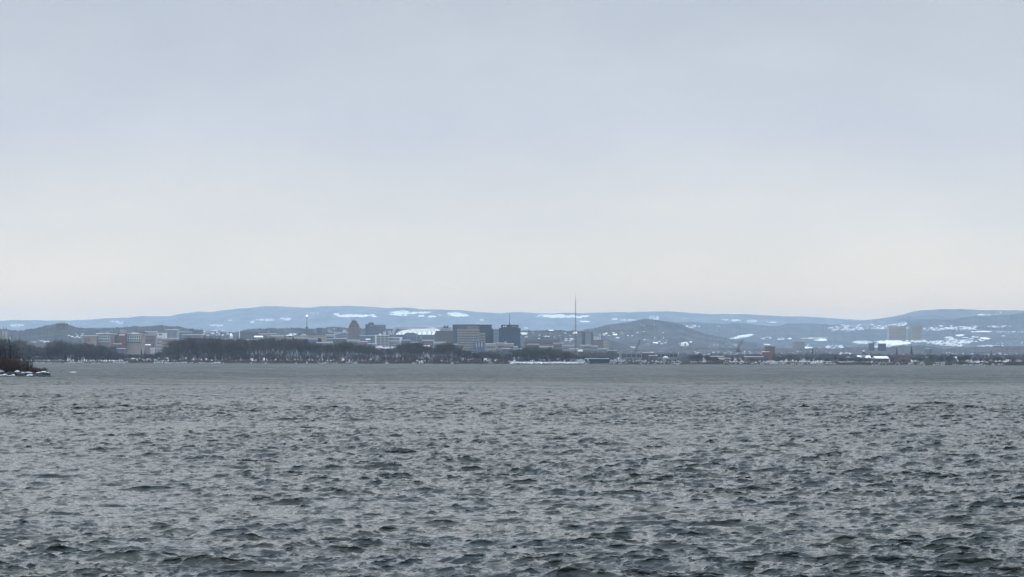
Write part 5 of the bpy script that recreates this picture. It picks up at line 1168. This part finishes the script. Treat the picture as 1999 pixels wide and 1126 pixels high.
    for px, y, L in ((62, 718, 'first rust-coloured bush from the dark clump'), (69, 717.5, 'second rust-coloured bush from the dark clump'), (76, 719, 'rust-coloured bush in the middle of the low row'), (81, 721, 'smallest rust-coloured bush in a slight dip'), (87, 718.5, 'last rust-coloured bush near the tip of the rocky point, darker and pointed')): shrub(px, y, SR, L, None, .95, JD + 2.2)
    for i in range(15): x_ = -50 + i * 7.4; shrub(x_, 668 + max(0, x_ - 8) * .62 + R.uniform(-5, 6), SG, 'tall thin grey sapling rising over the shrubs of the rocky point', 'grey saplings on the rocky point', .45)
    for i in range(5): shrub(R.uniform(-30, 26), R.uniform(655, 668), SG, 'tallest pale grey sapling at the landward end of the rocky point', 'tallest saplings on the rocky point', .4)
jetty()

# ------------------------------------------------------------------ birds
def bird(px, py, D, span, label, rz, flap=.35):
    c = P(px, py, D); o = empty('bird', tuple(c), label, 'bird', None, rz); s = span / 2
    MB().lathe([(.01, -s * .5), (s * .10, -s * .3), (s * .15, 0), (s * .12, s * .25), (s * .07, s * .36), (s * .08, s * .42), (s * .02, s * .52)], n=10)
    b_ = MB(); pr = [(.01, -s * .5), (s * .10, -s * .3), (s * .15, 0), (s * .12, s * .25), (s * .07, s * .36), (s * .08, s * .42), (s * .02, s * .52)]; n = 10; vs = []; fs = []
    for r, y in pr:
        for i in range(n): t = 2 * math.pi * i / n; vs.append((r * math.cos(t), y, r * math.sin(t)))
    for q in range(len(pr) - 1):
        for i in range(n): fs.append((q * n + i, q * n + (i + 1) % n, (q + 1) * n + (i + 1) % n, (q + 1) * n + i))
    for sg in (-1, 1):
        m = len(vs)
        for x, yf, yb, z in ((.08, .22, -.16, 0), (.5, .30, -.08, flap * .6), (.8, .2, -.04, flap * .62), (1.0, -.02, -.08, flap * .5)):
            vs += [(sg * s * x, s * yf, s * z), (sg * s * x, s * yb, s * z - .01), (sg * s * x, s * (yf + yb) / 2, s * z + .02 * s)]
        for q in range(3):
            a = m + q * 3
            for u, w in ((0, 1), (1, 2), (2, 0)): fs.append((a + u, a + w, a + 3 + w, a + 3 + u))
    b_.add(vs, fs).build('body', mat('feathers', (.22, .22, .23), .9, .2, 5), o)
bird(1224.5, 503, 900, .95, 'small dark gull gliding alone in the grey sky', .9)
bird(361, 734, 330, .8, 'dark bird flapping low over the water beyond the rocky point', .3, .9)
clean()
# ------------------------------------------------------------------ haze
HAZE_DENS = 0.000056
def make_haze():
    m = bpy.data.materials.new('haze'); m.use_nodes = True; t = m.node_tree; t.nodes.clear()
    o_ = N(t, 'ShaderNodeOutputMaterial'); v = N(t, 'ShaderNodeVolumePrincipled')
    v.inputs['Color'].default_value = (0.60, 0.80, 1.0, 1); v.inputs['Density'].default_value = HAZE_DENS
    v.inputs['Anisotropy'].default_value = 0.15
    t.links.new(v.outputs[0], o_.inputs['Volume'])
    o = MB().box(-10500, 10500, -300, 23000, -3.0, 420).build('haze', m)
    tag(o, kind='stuff')
make_haze()
